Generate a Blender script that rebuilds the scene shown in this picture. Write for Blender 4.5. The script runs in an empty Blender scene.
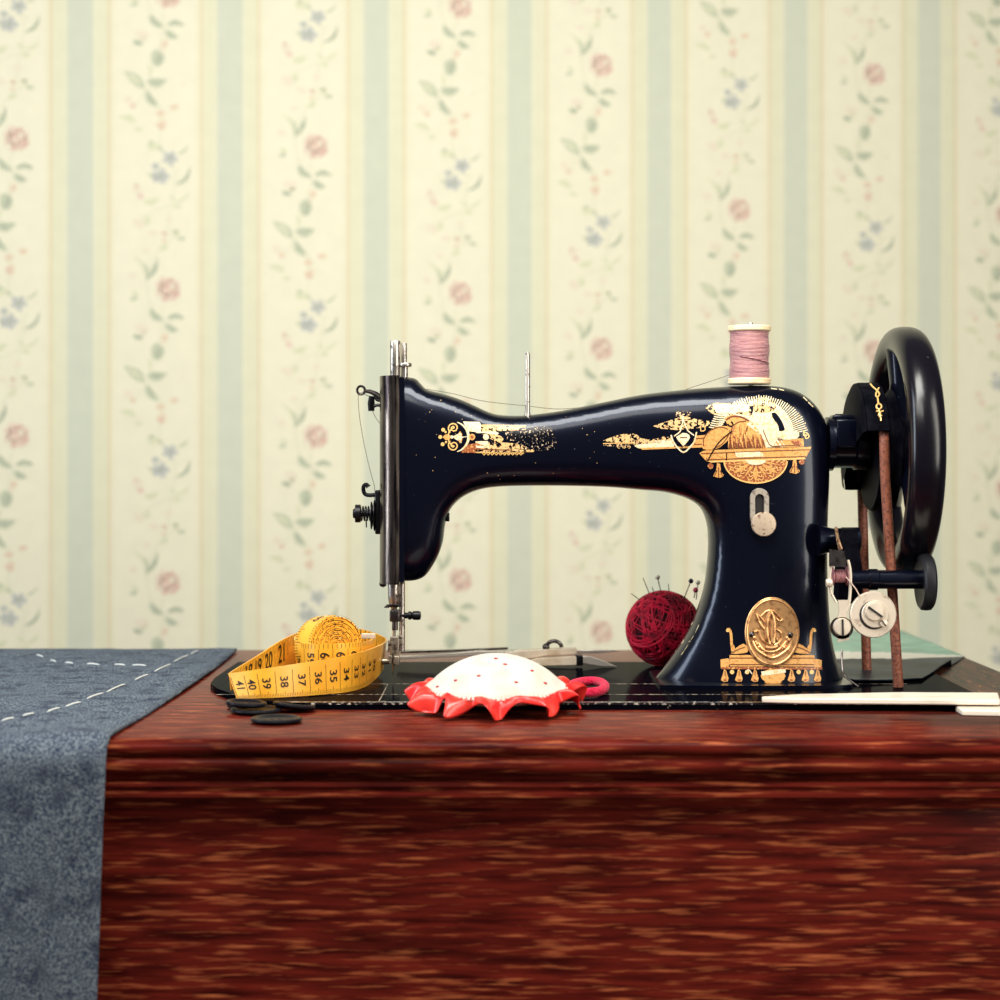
import bpy, bmesh, math, random
import numpy as np
from mathutils import Vector, Matrix, noise
from mathutils.bvhtree import BVHTree
from mathutils.geometry import delaunay_2d_cdt
random.seed(7)
PI = math.pi
S = bpy.context.scene
COL = S.collection

# ------------------------------------------------------------------ camera
F = 1900.0            # focal length in pixels of the 1000 px frame
EYE = Vector((0.0, 0.0, 0.91))
HOR = 467.0           # picture row of the horizon
cd = bpy.data.cameras.new('camera'); cam = bpy.data.objects.new('camera', cd); COL.objects.link(cam)
cam.location = EYE; cam.rotation_euler = (PI/2, 0, 0)
cd.sensor_width = 36; cd.lens = 36*F/1000; cd.shift_y = -(500-HOR)/1000
cd.clip_start = .05; cd.clip_end = 60
cd.dof.use_dof = True; cd.dof.focus_distance = 1.385; cd.dof.aperture_fstop = 6.5
S.camera = cam

# ------------------------------------------------------------------ light
S.view_settings.view_transform = 'Standard'; S.view_settings.look = 'None'
S.view_settings.gamma = 1; S.view_settings.exposure = 0.0
S.view_settings.use_curve_mapping = False
w = bpy.data.worlds.new('room_light'); S.world = w; w.use_nodes = True
w.node_tree.nodes['Background'].inputs[0].default_value = (.85, .88, 1, 1)
w.node_tree.nodes['Background'].inputs[1].default_value = .10
def area(name, loc, target, sx, sy, power, color):
    l = bpy.data.lights.new(name, 'AREA'); l.shape = 'RECTANGLE'; l.size = sx; l.size_y = sy
    l.energy = power; l.color = color
    o = bpy.data.objects.new(name, l); COL.objects.link(o); o.location = loc
    o.rotation_euler = (Vector(target)-Vector(loc)).to_track_quat('-Z', 'Y').to_euler()
    return o
area('window_light', (-1.7, 1.1, 1.45), (0, .75, .85), .5, 1.5, 27, (.80, .90, 1))
area('softbox', (1.25, .1, 1.4), (.25, 1.25, 1.0), .5, 1.8, 25, (1, .95, .84))
area('front_fill', (-.38, .52, 1.72), (-.05, 1.28, .75), 1.1, .3, 8.6, (1, .96, .88))  # added fill light that brightens the foreground, no fixture modelled
area('wall_fill', (.05, 1.0, 1.65), (.05, 2.5, 1.02), .5, .4, 13.7, (1, .985, .9))  # added fill light in mid-air, aimed at the wall to brighten it

# ------------------------------------------------------------------ helpers
def W(px, py, Y):
    return Vector(((px-500)*Y/F, Y, EYE.z-(py-HOR)*Y/F))
def on_z(px, py, z):
    Y = (EYE.z-z)*F/(py-HOR)
    return Vector(((px-500)*Y/F, Y, z))
def catmull(P, n=6, closed=False):
    P = [np.array(p, float) for p in P]; out = []; N = len(P)
    for i in range(N if closed else N-1):
        if closed: a, b, c, d = P[i-1], P[i], P[(i+1) % N], P[(i+2) % N]
        else: a, b, c, d = P[max(i-1, 0)], P[i], P[i+1], P[min(i+2, N-1)]
        for k in range(n):
            t = k/n
            out.append(.5*((2*b)+(c-a)*t+(2*a-5*b+4*c-d)*t*t+(3*b-a-3*c+d)*t**3))
    if not closed: out.append(P[-1])
    return out
def resample(P, step):
    P = [np.array(p, float) for p in P]
    L = [0]
    for a, b in zip(P, P[1:]): L.append(L[-1]+np.linalg.norm(b-a))
    n = max(1, int(round(L[-1]/step))); A = np.array(P)
    t = np.linspace(0, L[-1], n+1)
    return [np.array([np.interp(x, L, A[:, k]) for k in range(A.shape[1])]) for x in t]

class MB:
    def __init__(s): s.v = []; s.f = []; s.m = []
    def add(s, vs, fs, m=0):
        b = len(s.v); s.v += [Vector(x) for x in vs]
        s.f += [[b+i for i in f] for f in fs]; s.m += [m]*len(fs); return s
    def box(s, c, d, m=0, rot=None, bev=0):
        bm = bmesh.new(); bmesh.ops.create_cube(bm, size=1)
        bmesh.ops.scale(bm, vec=d, verts=bm.verts)
        if bev: bmesh.ops.bevel(bm, geom=bm.edges[:]+bm.verts[:], offset=bev, segments=3, profile=.5, affect='EDGES')
        M = Matrix.Translation(c) @ (rot.to_4x4() if rot else Matrix())
        bm.verts.ensure_lookup_table()
        s.add([M @ v.co for v in bm.verts], [[v.index for v in f.verts] for f in bm.faces], m); bm.free(); return s
    def lathe(s, o, axis, prof, n=48, m=0, sx=1, sy=1, ref=None):
        # prof: list of (r, h) along axis
        a = Vector(axis).normalized(); r = Vector(ref) if ref else (Vector((0, 0, 1)) if abs(a.z) < .9 else Vector((1, 0, 0)))
        u = (r-a*r.dot(a)).normalized(); v = a.cross(u); o = Vector(o); vs = []; fs = []
        for (R, h) in prof:
            for k in range(n):
                t = 2*PI*k/n; vs.append(o+a*h+(u*math.cos(t)*sx+v*math.sin(t)*sy)*max(R, 1e-6))
        for i in range(len(prof)-1):
            for k in range(n):
                k2 = (k+1) % n
                fs.append([i*n+k, i*n+k2, (i+1)*n+k2, (i+1)*n+k])
        if prof[0][0] > 1e-5: fs.append(list(range(n))[::-1])
        if prof[-1][0] > 1e-5: fs.append([(len(prof)-1)*n+k for k in range(n)])
        return s.add(vs, fs, m)
    def cyl(s, p0, p1, r0, r1=None, n=24, m=0, b=0):
        p0 = Vector(p0); p1 = Vector(p1); r1 = r0 if r1 is None else r1; L = (p1-p0).length
        pr = [(r0, 0), (r1, L)] if not b else [(r0-b, 0), (r0-b*.3, b*.3), (r0, b), (r1, L-b), (r1-b*.3, L-b*.3), (r1-b, L)]
        return s.lathe(p0, p1-p0, pr, n, m)
    def tube(s, path, r, n=8, m=0, closed=False, flat=None):
        P = [Vector(p) for p in path]; N = len(P); vs = []; fs = []
        R = r if isinstance(r, (list, tuple)) else [r]*N
        t0 = (P[1]-P[0]).normalized(); u = t0.orthogonal().normalized()
        if flat: u = (Vector(flat)-t0*t0.dot(Vector(flat))).normalized()
        for i in range(N):
            t = (P[(i+1) % N]-P[i-1]) if (closed or 0 < i < N-1) else (P[1]-P[0] if i == 0 else P[-1]-P[-2])
            t = t.normalized() if t.length > 1e-9 else t0
            u = u-t*u.dot(t)
            u = u.normalized() if u.length > 1e-6 else t.orthogonal().normalized()
            v = t.cross(u)
            for k in range(n):
                a = 2*PI*k/n
                vs.append(P[i]+(u*math.cos(a)+v*math.sin(a))*R[i])
        for i in range(N if closed else N-1):
            j = (i+1) % N
            for k in range(n):
                k2 = (k+1) % n
                fs.append([i*n+k, i*n+k2, j*n+k2, j*n+k])
        if not closed: fs.append(list(range(n))[::-1]); fs.append([(N-1)*n+k for k in range(n)])
        return s.add(vs, fs, m)
    def sphere(s, c, r, n=24, m=0, sc=(1, 1, 1)):
        vs = []; fs = []; h = n//2; c = Vector(c)
        for i in range(h+1):
            ph = PI*i/h
            for k in range(n):
                a = 2*PI*k/n
                vs.append(c+Vector((math.sin(ph)*math.cos(a)*sc[0], math.sin(ph)*math.sin(a)*sc[1], math.cos(ph)*sc[2]))*r)
        for i in range(h):
            for k in range(n):
                k2 = (k+1) % n
                fs.append([i*n+k, (i+1)*n+k, (i+1)*n+k2, i*n+k2])
        return s.add(vs, fs, m)
    def grid(s, fn, nu, nv, m=0, wrap=False):
        vs = [fn(i/nu, j/nv) for j in range(nv+1) for i in range(nu if wrap else nu+1)]
        k = nu if wrap else nu+1; fs = []
        for j in range(nv):
            for i in range(nu):
                i2 = (i+1) % k
                fs.append([j*k+i, j*k+i2, (j+1)*k+i2, (j+1)*k+i])
        if callable(m):
            b = len(s.v); s.v += [Vector(x) for x in vs]; s.f += [[b+i for i in f] for f in fs]
            s.m += [m((q % nu+.5)/nu, (q//nu+.5)/nv) for q in range(len(fs))]; return s
        return s.add(vs, fs, m)
    def prism(s, poly, y0, y1, m=0, axis='y'):
        # poly of (x, z) extruded in y (or (y, z) extruded in x)
        n = len(poly)
        f = (lambda p, q: (p[0], q, p[1])) if axis == 'y' else ((lambda p, q: (q, p[0], p[1])) if axis == 'x' else (lambda p, q: (p[0], p[1], q)))
        vs = [f(p, y0) for p in poly]+[f(p, y1) for p in poly]
        fs = [[i, (i+1) % n, n+(i+1) % n, n+i] for i in range(n)]+[list(range(n))[::-1], [n+i for i in range(n)]]
        return s.add(vs, fs, m)
    def build(s, name, mats, parent=None, loc=None, ang=35, recalc=True):
        me = bpy.data.meshes.new(name); o = bpy.data.objects.new(name, me); COL.objects.link(o)
        base = Vector((0, 0, 0))
        if parent is not None:
            base = ORG[parent.name]; o.parent = parent
        elif loc is not None:
            base = Vector(loc); o.location = base
        ORG[o.name] = base
        me.from_pydata([tuple(x-base) for x in s.v], [], s.f)
        mats = mats if isinstance(mats, (list, tuple)) else [mats]
        for x in mats: me.materials.append(x)
        me.polygons.foreach_set('material_index', s.m)
        if recalc:
            bm = bmesh.new(); bm.from_mesh(me); bmesh.ops.recalc_face_normals(bm, faces=bm.faces[:]); bm.to_mesh(me); bm.free()
        me.polygons.foreach_set('use_smooth', [True]*len(me.polygons))
        if ang < 180: me.set_sharp_from_angle(angle=math.radians(ang))
        me.update(); return o
ORG = {}
def tag(o, label, cat, group=None):
    o['label'] = label; o['category'] = cat
    if group: o['group'] = group
    return o
def thing(name, loc, label, cat, group=None):
    o = bpy.data.objects.new(name, None); COL.objects.link(o); o.location = loc; o.empty_display_size = .02
    ORG[o.name] = Vector(loc); return tag(o, label, cat, group)

# ------------------------------------------------------------------ materials
def lin(c):
    return tuple(((x/255)/12.92 if x/255 < .04045 else ((x/255+.055)/1.055)**2.4) for x in c)+(1,)
def mat(name, c, rough=.5, metal=0, spec=.5, sheen=0, coat=0, tint=(1, 1, 1)):
    m = bpy.data.materials.new(name); m.use_nodes = True; b = m.node_tree.nodes['Principled BSDF']
    b.inputs['Base Color'].default_value = c if len(c) == 4 else lin(c)
    b.inputs['Roughness'].default_value = rough; b.inputs['Metallic'].default_value = metal
    b.inputs['Specular IOR Level'].default_value = spec
    b.inputs['Specular Tint'].default_value = tuple(tint)+(1,)
    b.inputs['Sheen Weight'].default_value = sheen; b.inputs['Coat Weight'].default_value = coat; b.inputs['Coat Roughness'].default_value = .12
    return m
def ior(m, v):
    m.node_tree.nodes['Principled BSDF'].inputs['IOR'].default_value = v; return m
def nodes(m): return m.node_tree.nodes, m.node_tree.links, m.node_tree.nodes['Principled BSDF']
def add_noise(m, scale, c2, lo=.4, hi=.6, detail=4, stretch=(1, 1, 1), bump=0, rough2=None, dist=0, metal2=None, bscale=None):
    """mix the base colour towards c2 by a noise mask (object space)"""
    n, l, b = nodes(m); c1 = tuple(b.inputs['Base Color'].default_value)
    tc = n.new('ShaderNodeTexCoord'); mp = n.new('ShaderNodeMapping'); mp.inputs['Scale'].default_value = stretch
    nz = n.new('ShaderNodeTexNoise'); nz.inputs['Scale'].default_value = scale; nz.inputs['Detail'].default_value = detail
    nz.inputs['Distortion'].default_value = dist
    mr = n.new('ShaderNodeMapRange'); mr.inputs[1].default_value = lo; mr.inputs[2].default_value = hi
    mx = n.new('ShaderNodeMix'); mx.data_type = 'RGBA'; mx.inputs[7].default_value = c2 if len(c2) == 4 else lin(c2)
    l.new(tc.outputs['Object'], mp.inputs[0]); l.new(mp.outputs[0], nz.inputs['Vector']); l.new(nz.outputs[0], mr.inputs[0])
    l.new(mr.outputs[0], mx.inputs[0])
    src = b.inputs['Base Color'].links[0].from_socket if b.inputs['Base Color'].is_linked else None
    if src: l.new(src, mx.inputs[6])
    else: mx.inputs[6].default_value = c1
    l.new(mx.outputs[2], b.inputs['Base Color'])
    for key, v2 in (('Roughness', rough2), ('Metallic', metal2)):
        if v2 is not None:
            r = n.new('ShaderNodeMapRange'); r.inputs[3].default_value = b.inputs[key].default_value; r.inputs[4].default_value = v2
            l.new(mr.outputs[0], r.inputs[0]); l.new(r.outputs[0], b.inputs[key])
    if bump:
        bp = n.new('ShaderNodeBump'); bp.inputs['Strength'].default_value = bump; bp.inputs['Distance'].default_value = .001
        if bscale:
            n2 = n.new('ShaderNodeTexNoise'); n2.inputs['Scale'].default_value = bscale; n2.inputs['Detail'].default_value = 3
            l.new(mp.outputs[0], n2.inputs['Vector']); l.new(n2.outputs[0], bp.inputs['Height'])
        else: l.new(nz.outputs[0], bp.inputs['Height'])
        l.new(bp.outputs[0], b.inputs['Normal'])
    return m
ENAMEL = (.0012, .0016, .0055, 1)
enamel = add_noise(mat('black_enamel', ENAMEL, .3, 0, .2, coat=.38, tint=(.55, .66, 1)), 620, (.10, .10, .12, 1), .735, .76, 3, bump=.03, bscale=60)
enamel_matte = add_noise(ior(mat('black_enamel_dull', (.002, .002, .004, 1), .5), 1.06), 90, (.005, .005, .008, 1), .45, .6)
steel = add_noise(mat('worn_steel', (190, 182, 172), .3, .95), 260, (70, 55, 48), .52, .68, 5, rough2=.5)
dark_steel = add_noise(mat('dark_steel', (96, 90, 88), .32, .95), 160, (30, 24, 22), .45, .65, 5)
plate_steel = add_noise(mat('face_plate_steel', (120, 108, 100), .25, .95), 40, (46, 38, 40), .42, .62, 5, (5, 5, .6))
black_metal = mat('blackened_metal', (.010, .010, .012, 1), .35, .6)
nickel = add_noise(mat('pale_nickel', (222, 208, 190), .42, .45), 150, (150, 120, 98), .6, .75, 5)
brass = add_noise(mat('brass_badge', (226, 172, 116), .34, .7), 220, (120, 76, 40), .5, .75, 4)
groove = mat('dark_groove', (.006, .004, .004, 1), .6)
gold = add_noise(add_noise(mat('gold_transfer', (224, 166, 94), .42, .15), 520, (198, 130, 62), .5, .68, 4), 1400, (40, 26, 18), .64, .7, 2)
gold_line = mat('gold_line', (238, 190, 116), .4, .15)
gold_dark = mat('brown_transfer_shade', (112, 56, 26), .45, .1)
gold_red = add_noise(mat('red_gold_transfer', (150, 78, 44), .42, .1), 700, (232, 170, 96), .52, .62)
cream_worn = add_noise(mat('worn_cream_transfer', (228, 214, 180), .45, .1), 420, (222, 182, 118), .5, .68, 4)
def flaked(name, c, lo, hi, sc):
    m = mat(name, c, .45, .15); add_noise(m, 900, (150, 100, 60), .52, .7, 3)
    return add_noise(m, sc, ENAMEL, lo, hi, 6, rough2=.2, dist=.6)
flake1 = flaked('flaked_gold', (232, 190, 130), .52, .56, 420)
flake2 = flaked('flaked_gold_remnant', (222, 186, 140), .43, .47, 520)
flake3 = flaked('flaked_gold_specks', (216, 190, 160), .36, .40, 620)
wood = ior(mat('mahogany', (108, 34, 25), .24), 1.14)
add_noise(wood, 14, (58, 14, 12), .38, .66, 6, (1.2, 14, 14), bump=.12)
add_noise(wood, 40, (178, 96, 60), .54, .74, 5, (.8, 10, 10))
add_noise(wood, 5, (30, 8, 7), .55, .75, 4, (1, 1, 5))
wood_worn = mat('worn_mahogany', (84, 44, 30), .42, 0, .2)
add_noise(wood_worn, 22, (30, 16, 14), .4, .62, 7, (9, 1.2, 1), bump=.2)
add_noise(wood_worn, 60, (170, 118, 76), .6, .74, 6, (8, 1, 1))

# ------------------------------------------------------------------ room
TH = math.radians(8.75); WD = 2.5; TV = Vector((math.cos(TH), math.sin(TH), 0)); NV = Vector((math.sin(TH), -math.cos(TH), 0))
def wall_pt(s, z, off=0): return Vector((0, WD, 0))+TV*s+NV*off+Vector((0, 0, z))
PER = .18879; S0 = -.54057; REP = .376
paper = mat('striped_wallpaper', (228, 222, 190), .62, 0, .25)
def wallpaper():
    n, l, b = nodes(paper)
    tc = n.new('ShaderNodeTexCoord'); sx = n.new('ShaderNodeSeparateXYZ'); l.new(tc.outputs['Object'], sx.inputs[0])
    def mth(op, a, bb=None, c=None):
        k = n.new('ShaderNodeMath'); k.operation = op
        for i, x in enumerate((a, bb, c)):
            if x is None: continue
            if isinstance(x, (int, float)): k.inputs[i].default_value = x
            else: l.new(x, k.inputs[i])
        return k.outputs[0]
    d = mth('ABSOLUTE', mth('WRAP', mth('SUBTRACT', sx.outputs[0], S0), PER/2, -PER/2))   # distance to the stripe's centre line
    def band(lo, hi, soft):
        a = n.new('ShaderNodeMapRange'); a.inputs[1].default_value = lo-soft; a.inputs[2].default_value = lo+soft; l.new(d, a.inputs[0])
        c = n.new('ShaderNodeMapRange'); c.inputs[1].default_value = hi-soft; c.inputs[2].default_value = hi+soft; l.new(d, c.inputs[0])
        return mth('SUBTRACT', a.outputs[0], c.outputs[0])
    nz = n.new('ShaderNodeTexNoise'); nz.inputs['Scale'].default_value = 45; nz.inputs['Detail'].default_value = 5; l.new(tc.outputs['Object'], nz.inputs['Vector'])
    cur = None
    def layer(fac, col):
        nonlocal cur
        mx = n.new('ShaderNodeMix'); mx.data_type = 'RGBA'; l.new(fac, mx.inputs[0]); mx.inputs[7].default_value = lin(col)
        if cur is None: mx.inputs[6].default_value = lin((225, 222, 192))
        else: l.new(cur, mx.inputs[6])
        cur = mx.outputs[2]
    layer(band(.0385, .2, .002), (234, 229, 203))                     # flower panels
    layer(band(-.1, .0165, .0012), (208, 211, 190))                   # grey green stripe
    layer(mth('MULTIPLY', band(.0165, .0195, .001), .5), (228, 226, 200))
    layer(mth('MULTIPLY', band(.0345, .0385, .0014), .75), (222, 206, 168)) # ochre hairlines
    layer(mth('MULTIPLY', band(.0415, .043, .001), .35), (222, 206, 164))
    ck = n.new('ShaderNodeTexNoise'); ck.inputs['Scale'].default_value = 900; l.new(tc.outputs['Object'], ck.inputs['Vector'])
    mo = mth('MULTIPLY', mth('SUBTRACT', mth('ADD', nz.outputs[0], ck.outputs[0]), 1.0), .12)
    hv = n.new('ShaderNodeHueSaturation'); l.new(mth('ADD', mo, 1.0), hv.inputs['Value']); l.new(cur, hv.inputs['Color'])
    l.new(hv.outputs[0], b.inputs['Base Color'])
wallpaper()
def ink(name, c, c2): return add_noise(mat(name, c, .65, 0, .2), 260, c2, .42, .62, 4)
INK = [paper, ink('rose_pink_print', (226, 199, 181), (231, 213, 192)), ink('leaf_green_print', (190, 196, 170), (207, 209, 182)),
       ink('dark_leaf_print', (173, 180, 158), (194, 198, 172)), ink('blue_flower_print', (188, 190, 186), (207, 207, 195)),
       ink('pale_stem_print', (220, 219, 192), (225, 221, 195)), ink('rose_shade_print', (217, 183, 166), (225, 196, 176)),
       ink('orange_bud_print', (225, 202, 176), (229, 212, 186)), ink('faint_blush_print', (231, 219, 196), (233, 224, 199)),
       ink('pale_leaf_print', (214, 216, 182), (223, 221, 190))]
PK, LG, DG, BL, ST, RS, OB, FB, PG = range(1, 10)
def motif():
    R = random.Random(3); out = []
    def blob(x, y, rx, ry, m, a=0, n=11, j=.16, lv=1):
        ca, sa = math.cos(a), math.sin(a); pts = []
        for k in range(n):
            t = 2*PI*k/n; q = 1+R.uniform(-j, j); u, v = rx*q*math.cos(t), ry*q*math.sin(t)
            pts.append((x+u*ca-v*sa, y+u*sa+v*ca))
        out.append((pts, m, lv))
    def leaf(x0, y0, x1, y1, wd, m, lv=1, bend=.12):
        dx, dy = x1-x0, y1-y0; L = math.hypot(dx, dy); nx, ny = -dy/L, dx/L; A, B = [], []
        for k in range(8):
            t = k/7; hw = wd/2*math.sin(PI*min(1, t*1.02))**.8*(1-.35*t); c = bend*L*math.sin(PI*t)
            cx, cy = x0+dx*t+nx*c, y0+dy*t+ny*c
            A.append((cx+nx*hw, cy+ny*hw)); B.append((cx-nx*hw, cy-ny*hw))
        out.append((A+B[::-1], m, lv))
    def stem(P, wd=1.2, m=ST):
        Q = catmull(P, 4); A, B = [], []
        for i, p in enumerate(Q):
            d = Q[min(i+1, len(Q)-1)]-Q[max(i-1, 0)]; d = d/np.linalg.norm(d); nn = np.array((-d[1], d[0]))*wd/2
            A.append(tuple(p+nn)); B.append(tuple(p-nn))
        for i in range(len(A)-1): out.append(([A[i], A[i+1], B[i+1], B[i]], m, 0))
    # rose at (12, 0)
    stem([(-9, -10), (-8, 2), (-5, 14), (0, 24), (6, 30)]); stem([(8, 14), (6, 24), (8, 34), (4, 48), (0, 62), (-4, 76), (-6, 88)])
    stem([(-4, 88), (-14, 100), (-22, 112)]); stem([(0, 102), (6, 112), (5, 124)]); stem([(4, 128), (6, 150), (16, 168), (24, 172)])
    stem([(20, 172), (18, 190), (14, 212), (12, 232)]); stem([(14, 206), (-4, 214), (-16, 222)]); stem([(20, 236), (8, 246), (-4, 262), (-8, 278)])
    blob(12, -1, 12.5, 12, FB, j=.12, lv=0)
    for k in range(8):
        a = k*2*PI/8+.3; blob(12+7.5*math.cos(a), -1+7*math.sin(a), 5.6, 4.4, (PK, PK, RS, PK)[k % 4], a, j=.22)
    blob(13, -2, 5.5, 5, RS, lv=2); blob(10, 1, 4, 3, PK, lv=3); blob(16, -4, 2.5, 3.5, FB, lv=3); blob(5, 6, 3.5, 2.2, FB, .6, lv=2); blob(20, 4, 3, 5, RS, .4, lv=2)
    leaf(-8, -12, -23, -34, 4, PG); leaf(-9, -10, 2, -33, 5, DG); leaf(-9, -12, -2, -26, 3, LG, 2); leaf(-9, -8, -12, -28, 4, LG, 2)
    blob(-22, -14, 4, 4, FB); blob(-20, 4, 3.5, 2.4, PG, .4); blob(-21, 9, 4, 2, LG, -.2)
    leaf(-6, 18, 9, 31, 9, LG); leaf(-4, 20, 7, 30, 3.5, DG, 2)
    leaf(11, 28, 29, 28, 6.5, DG, 1, -.14); leaf(13, 29, 27, 29, 2.5, LG, 2, -.12)
    leaf(9, 33, 23, 40, 9, LG); leaf(11, 35, 21, 40, 4, DG, 2)
    blob(-13, 38, 6, 5, FB, j=.3); blob(-17, 47, 5, 2.4, DG, .3); blob(-11, 43, 3, 2, PG)
    blob(9, 47, 3, 4, OB, .4); blob(6, 53, 2, 3, FB)
    blob(2, 61, 6.5, 9, LG, .1, j=.08); blob(3, 62, 3.5, 6, DG, .1, lv=2); leaf(-6, 80, -8, 66, 3, PG)
    leaf(-10, 92, -31, 75, 12, LG, 1, .05); leaf(-14, 88, -29, 77, 5, PG, 2, .05)
    leaf(-9, 84, 12, 82, 12, LG); leaf(-6, 84, 8, 83, 5, DG, 2)
    leaf(-9, 93, 3, 110, 9, LG); leaf(-7, 95, 2, 106, 4, DG, 2)
    blob(-26, 103, 5, 4, FB, .4, j=.3); blob(-22, 109, 3, 3, OB); leaf(-18, 126, -36, 120, 8, PG); blob(-17, 132, 4, 2, PG)
    blob(18, 109, 4.5, 3.2, OB, -.3); blob(5, 116, 4, 3.2, OB, j=.3); blob(6, 127, 4.4, 5, OB, j=.3); blob(5, 129, 2, 2, RS, lv=2); blob(26, 86, 2, 1.6, FB)
    # the blue spray
    blob(-1, 148, 7, 4.6, PG, .3, j=.35); blob(-4, 145, 2.4, 2, LG, lv=2); blob(5, 151, 2.4, 2, LG, lv=2)
    for cx, cy, r in ((14, 160, 8), (5, 178, 9)):
        for k in range(5):
            a = k*2*PI/5+cx; blob(cx+r*.58*math.cos(a), cy+r*.5*math.sin(a), r*.48, r*.34, BL, a, j=.2)
        blob(cx, cy, 2, 1.8, DG, lv=2)
    blob(0, 168, 3.6, 3.4, BL); blob(1, 168, 1.5, 1.5, DG, lv=2)
    leaf(19, 186, 34, 167, 4.6, DG, 1, .18); leaf(20, 156, 33, 146, 3, LG); leaf(-8, 174, 2, 180, 3, LG)
    leaf(20, 203, 34, 192, 4, PG); leaf(20, 203, 11, 196, 3.6, PG); blob(21, 207, 4, 2.5, PG)
    blob(-17, 192, 5, 4.4, FB, j=.3); blob(-14, 198, 3.4, 3, PK, .3); blob(-19, 188, 2.4, 2.4, PK); leaf(-12, 204, 4, 199, 8, PG)
    blob(-16, 224, 7, 5, FB, j=.35); blob(-8, 222, 3, 5, PG, .3); blob(13, 220, 4, 3, FB); blob(-2, 234, 6, 3, FB, .2)
    for k in range(9): blob(R.uniform(6, 30), 243-R.uniform(0, 11), 2.3, 1.8, (PG, OB, LG)[k % 3], R.uniform(0, 3))
    blob(8, 248, 5, 3, PG, -.5); blob(-9, 252, 4, 2.4, FB)
    return out
def build_wall():
    m = MB(); x0, x1, z0, z1 = -1.7, 1.9, 0, 2.7
    m.add([wall_pt(x0, z0), wall_pt(x1, z0), wall_pt(x1, z1), wall_pt(x0, z1)], [[0, 1, 2, 3]], 0)
    m.add([wall_pt(x0, z0, -.1), wall_pt(x1, z0, -.1), wall_pt(x1, z1, -.1), wall_pt(x0, z1, -.1)], [[3, 2, 1, 0]], 0)
    b = 0; m.add([], [])
    for e in ((0, 1, 5, 4), (1, 2, 6, 5), (2, 3, 7, 6), (3, 0, 4, 7)): m.f.append(list(e)); m.m.append(0)
    tile = motif(); u = 2.46/F
    for j in range(-5, 12):
        c = S0+PER*(j+.5)
        zb = (1.1366 if j % 2 == 0 else 1.1366-REP/2) if j < 3 else (1.066 if j % 2 else 1.066+REP/2)
        for r in range(-2, 4):
            zz = zb+r*REP
            if zz < .55 or zz > 1.95: continue
            for pts, k, lv in tile:
                m.add([wall_pt(c+x*u, zz-y*u, .00018*(lv+1)) for x, y in pts], [list(range(len(pts)))[::-1]], k)
    o = m.build('wall_back', INK, recalc=False, ang=180); o['kind'] = 'structure'
    # object space: x along the wall
    me = o.data; Mi = Matrix.Translation((0, WD, 0)) @ Matrix.Rotation(TH, 4, 'Z')
    me.transform(Mi.inverted()); o.matrix_world = Mi; me.polygons.foreach_set('use_smooth', [False]*len(me.polygons))
build_wall()
fl = MB().box((0, 1.2, -.05), (5, 5, .1)).build('floor', add_noise(mat('floor_boards', (96, 66, 46), .5), 6, (60, 40, 28), .4, .6, 5, (1, 9, 1)))
fl['kind'] = 'structure'

# ------------------------------------------------------------------ sewing table
TZ = .745; BZ = .75; XR = .4015; XL = -.66
TF = (EYE.z-TZ)*F/(738-HOR)       # depth of the front edge
TB = (EYE.z-TZ)*F/(650-HOR)       # depth of the back edge
LB = (EYE.z-TZ)*F/(632.5-HOR)     # back of the rear leaf
tab = thing('sewing_table', (-.1, 1.4, 0), 'dark red mahogany sewing table with stepped moulded front edge under the sewing machine', 'table')
pxz = (TF)/F
def fz(y): return EYE.z-(y-HOR)*pxz
prof = [(TB, TZ), (TF+.004, TZ), (TF+.001, TZ-.0012), (TF, TZ-.004), (TF+.0015, fz(745))]
for c, h, dp in ((748.5, 7.5, .006), (766, 8.5, .005)):      # two rounded mouldings
    for k in range(9):
        a = PI*k/8; prof.append((TF+.002-dp*math.sin(a)*.9, fz(c-h*math.cos(a))))
prof += [(TF+.010, fz(775.5)), (TF+.010, fz(782)), (TF+.002, fz(783)), (TF+.001, fz(787)), (TF+.003, fz(790)), (TF+.003, fz(792)),
         (TF+.000, fz(794)), (TF+.000, fz(797.5)), (TF+.004, fz(799.5)), (TF+.012, fz(801)), (TF+.012, TZ-.045), (TB, TZ-.045)]
MB().prism(prof, XL, XR, axis='x').build('table_top', wood, tab, ang=28)
MB().box(((.165+XR)/2, (TB+LB)/2, TZ-.009), (XR-.165, LB-TB-.0002, .018), bev=.001).build('rear_leaf', wood_worn, tab)
MB().prism([(.205, 1.345), (XR-.0005, 1.25), (XR-.0005, TB), (.205, TB)], TZ, TZ+.0006, axis='z').build('worn_panel', wood_worn, tab)
MB().box(((XL+XR)/2, TF+.03, .59), (XR-XL-.04, .022, .222), bev=.002).build('apron', wood, tab)
MB().box(((XL+XR)/2, TB-.04, .63), (XR-XL-.04, .022, .14), bev=.002).build('apron', wood, tab)
for x in (XL+.03, XR-.03): MB().box((x, (TF+TB)/2, .63), (.02, TB-TF-.1, .14), bev=.002).build('apron', wood, tab)
for x in (XL+.045, XR-.045):
    for y in (TF+.06, TB-.06):
        MB().lathe((x, y, 0), (0, 0, 1), [(.018, 0), (.022, .03), (.016, .05), (.02, .2), (.026, .4), (.02, .46), (.028, .5), (.028, .70)], 24).build('leg', wood, tab)

# ------------------------------------------------------------------ sewing machine
MY = 1.425; K = MY/F
def P(px, py, dy=0): return W(px, py, MY+dy)
mach = thing('sewing_machine', (.07, MY, BZ), 'antique black sewing machine with gold transfers, oval brass badge and handwheel', 'sewing machine')
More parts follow.
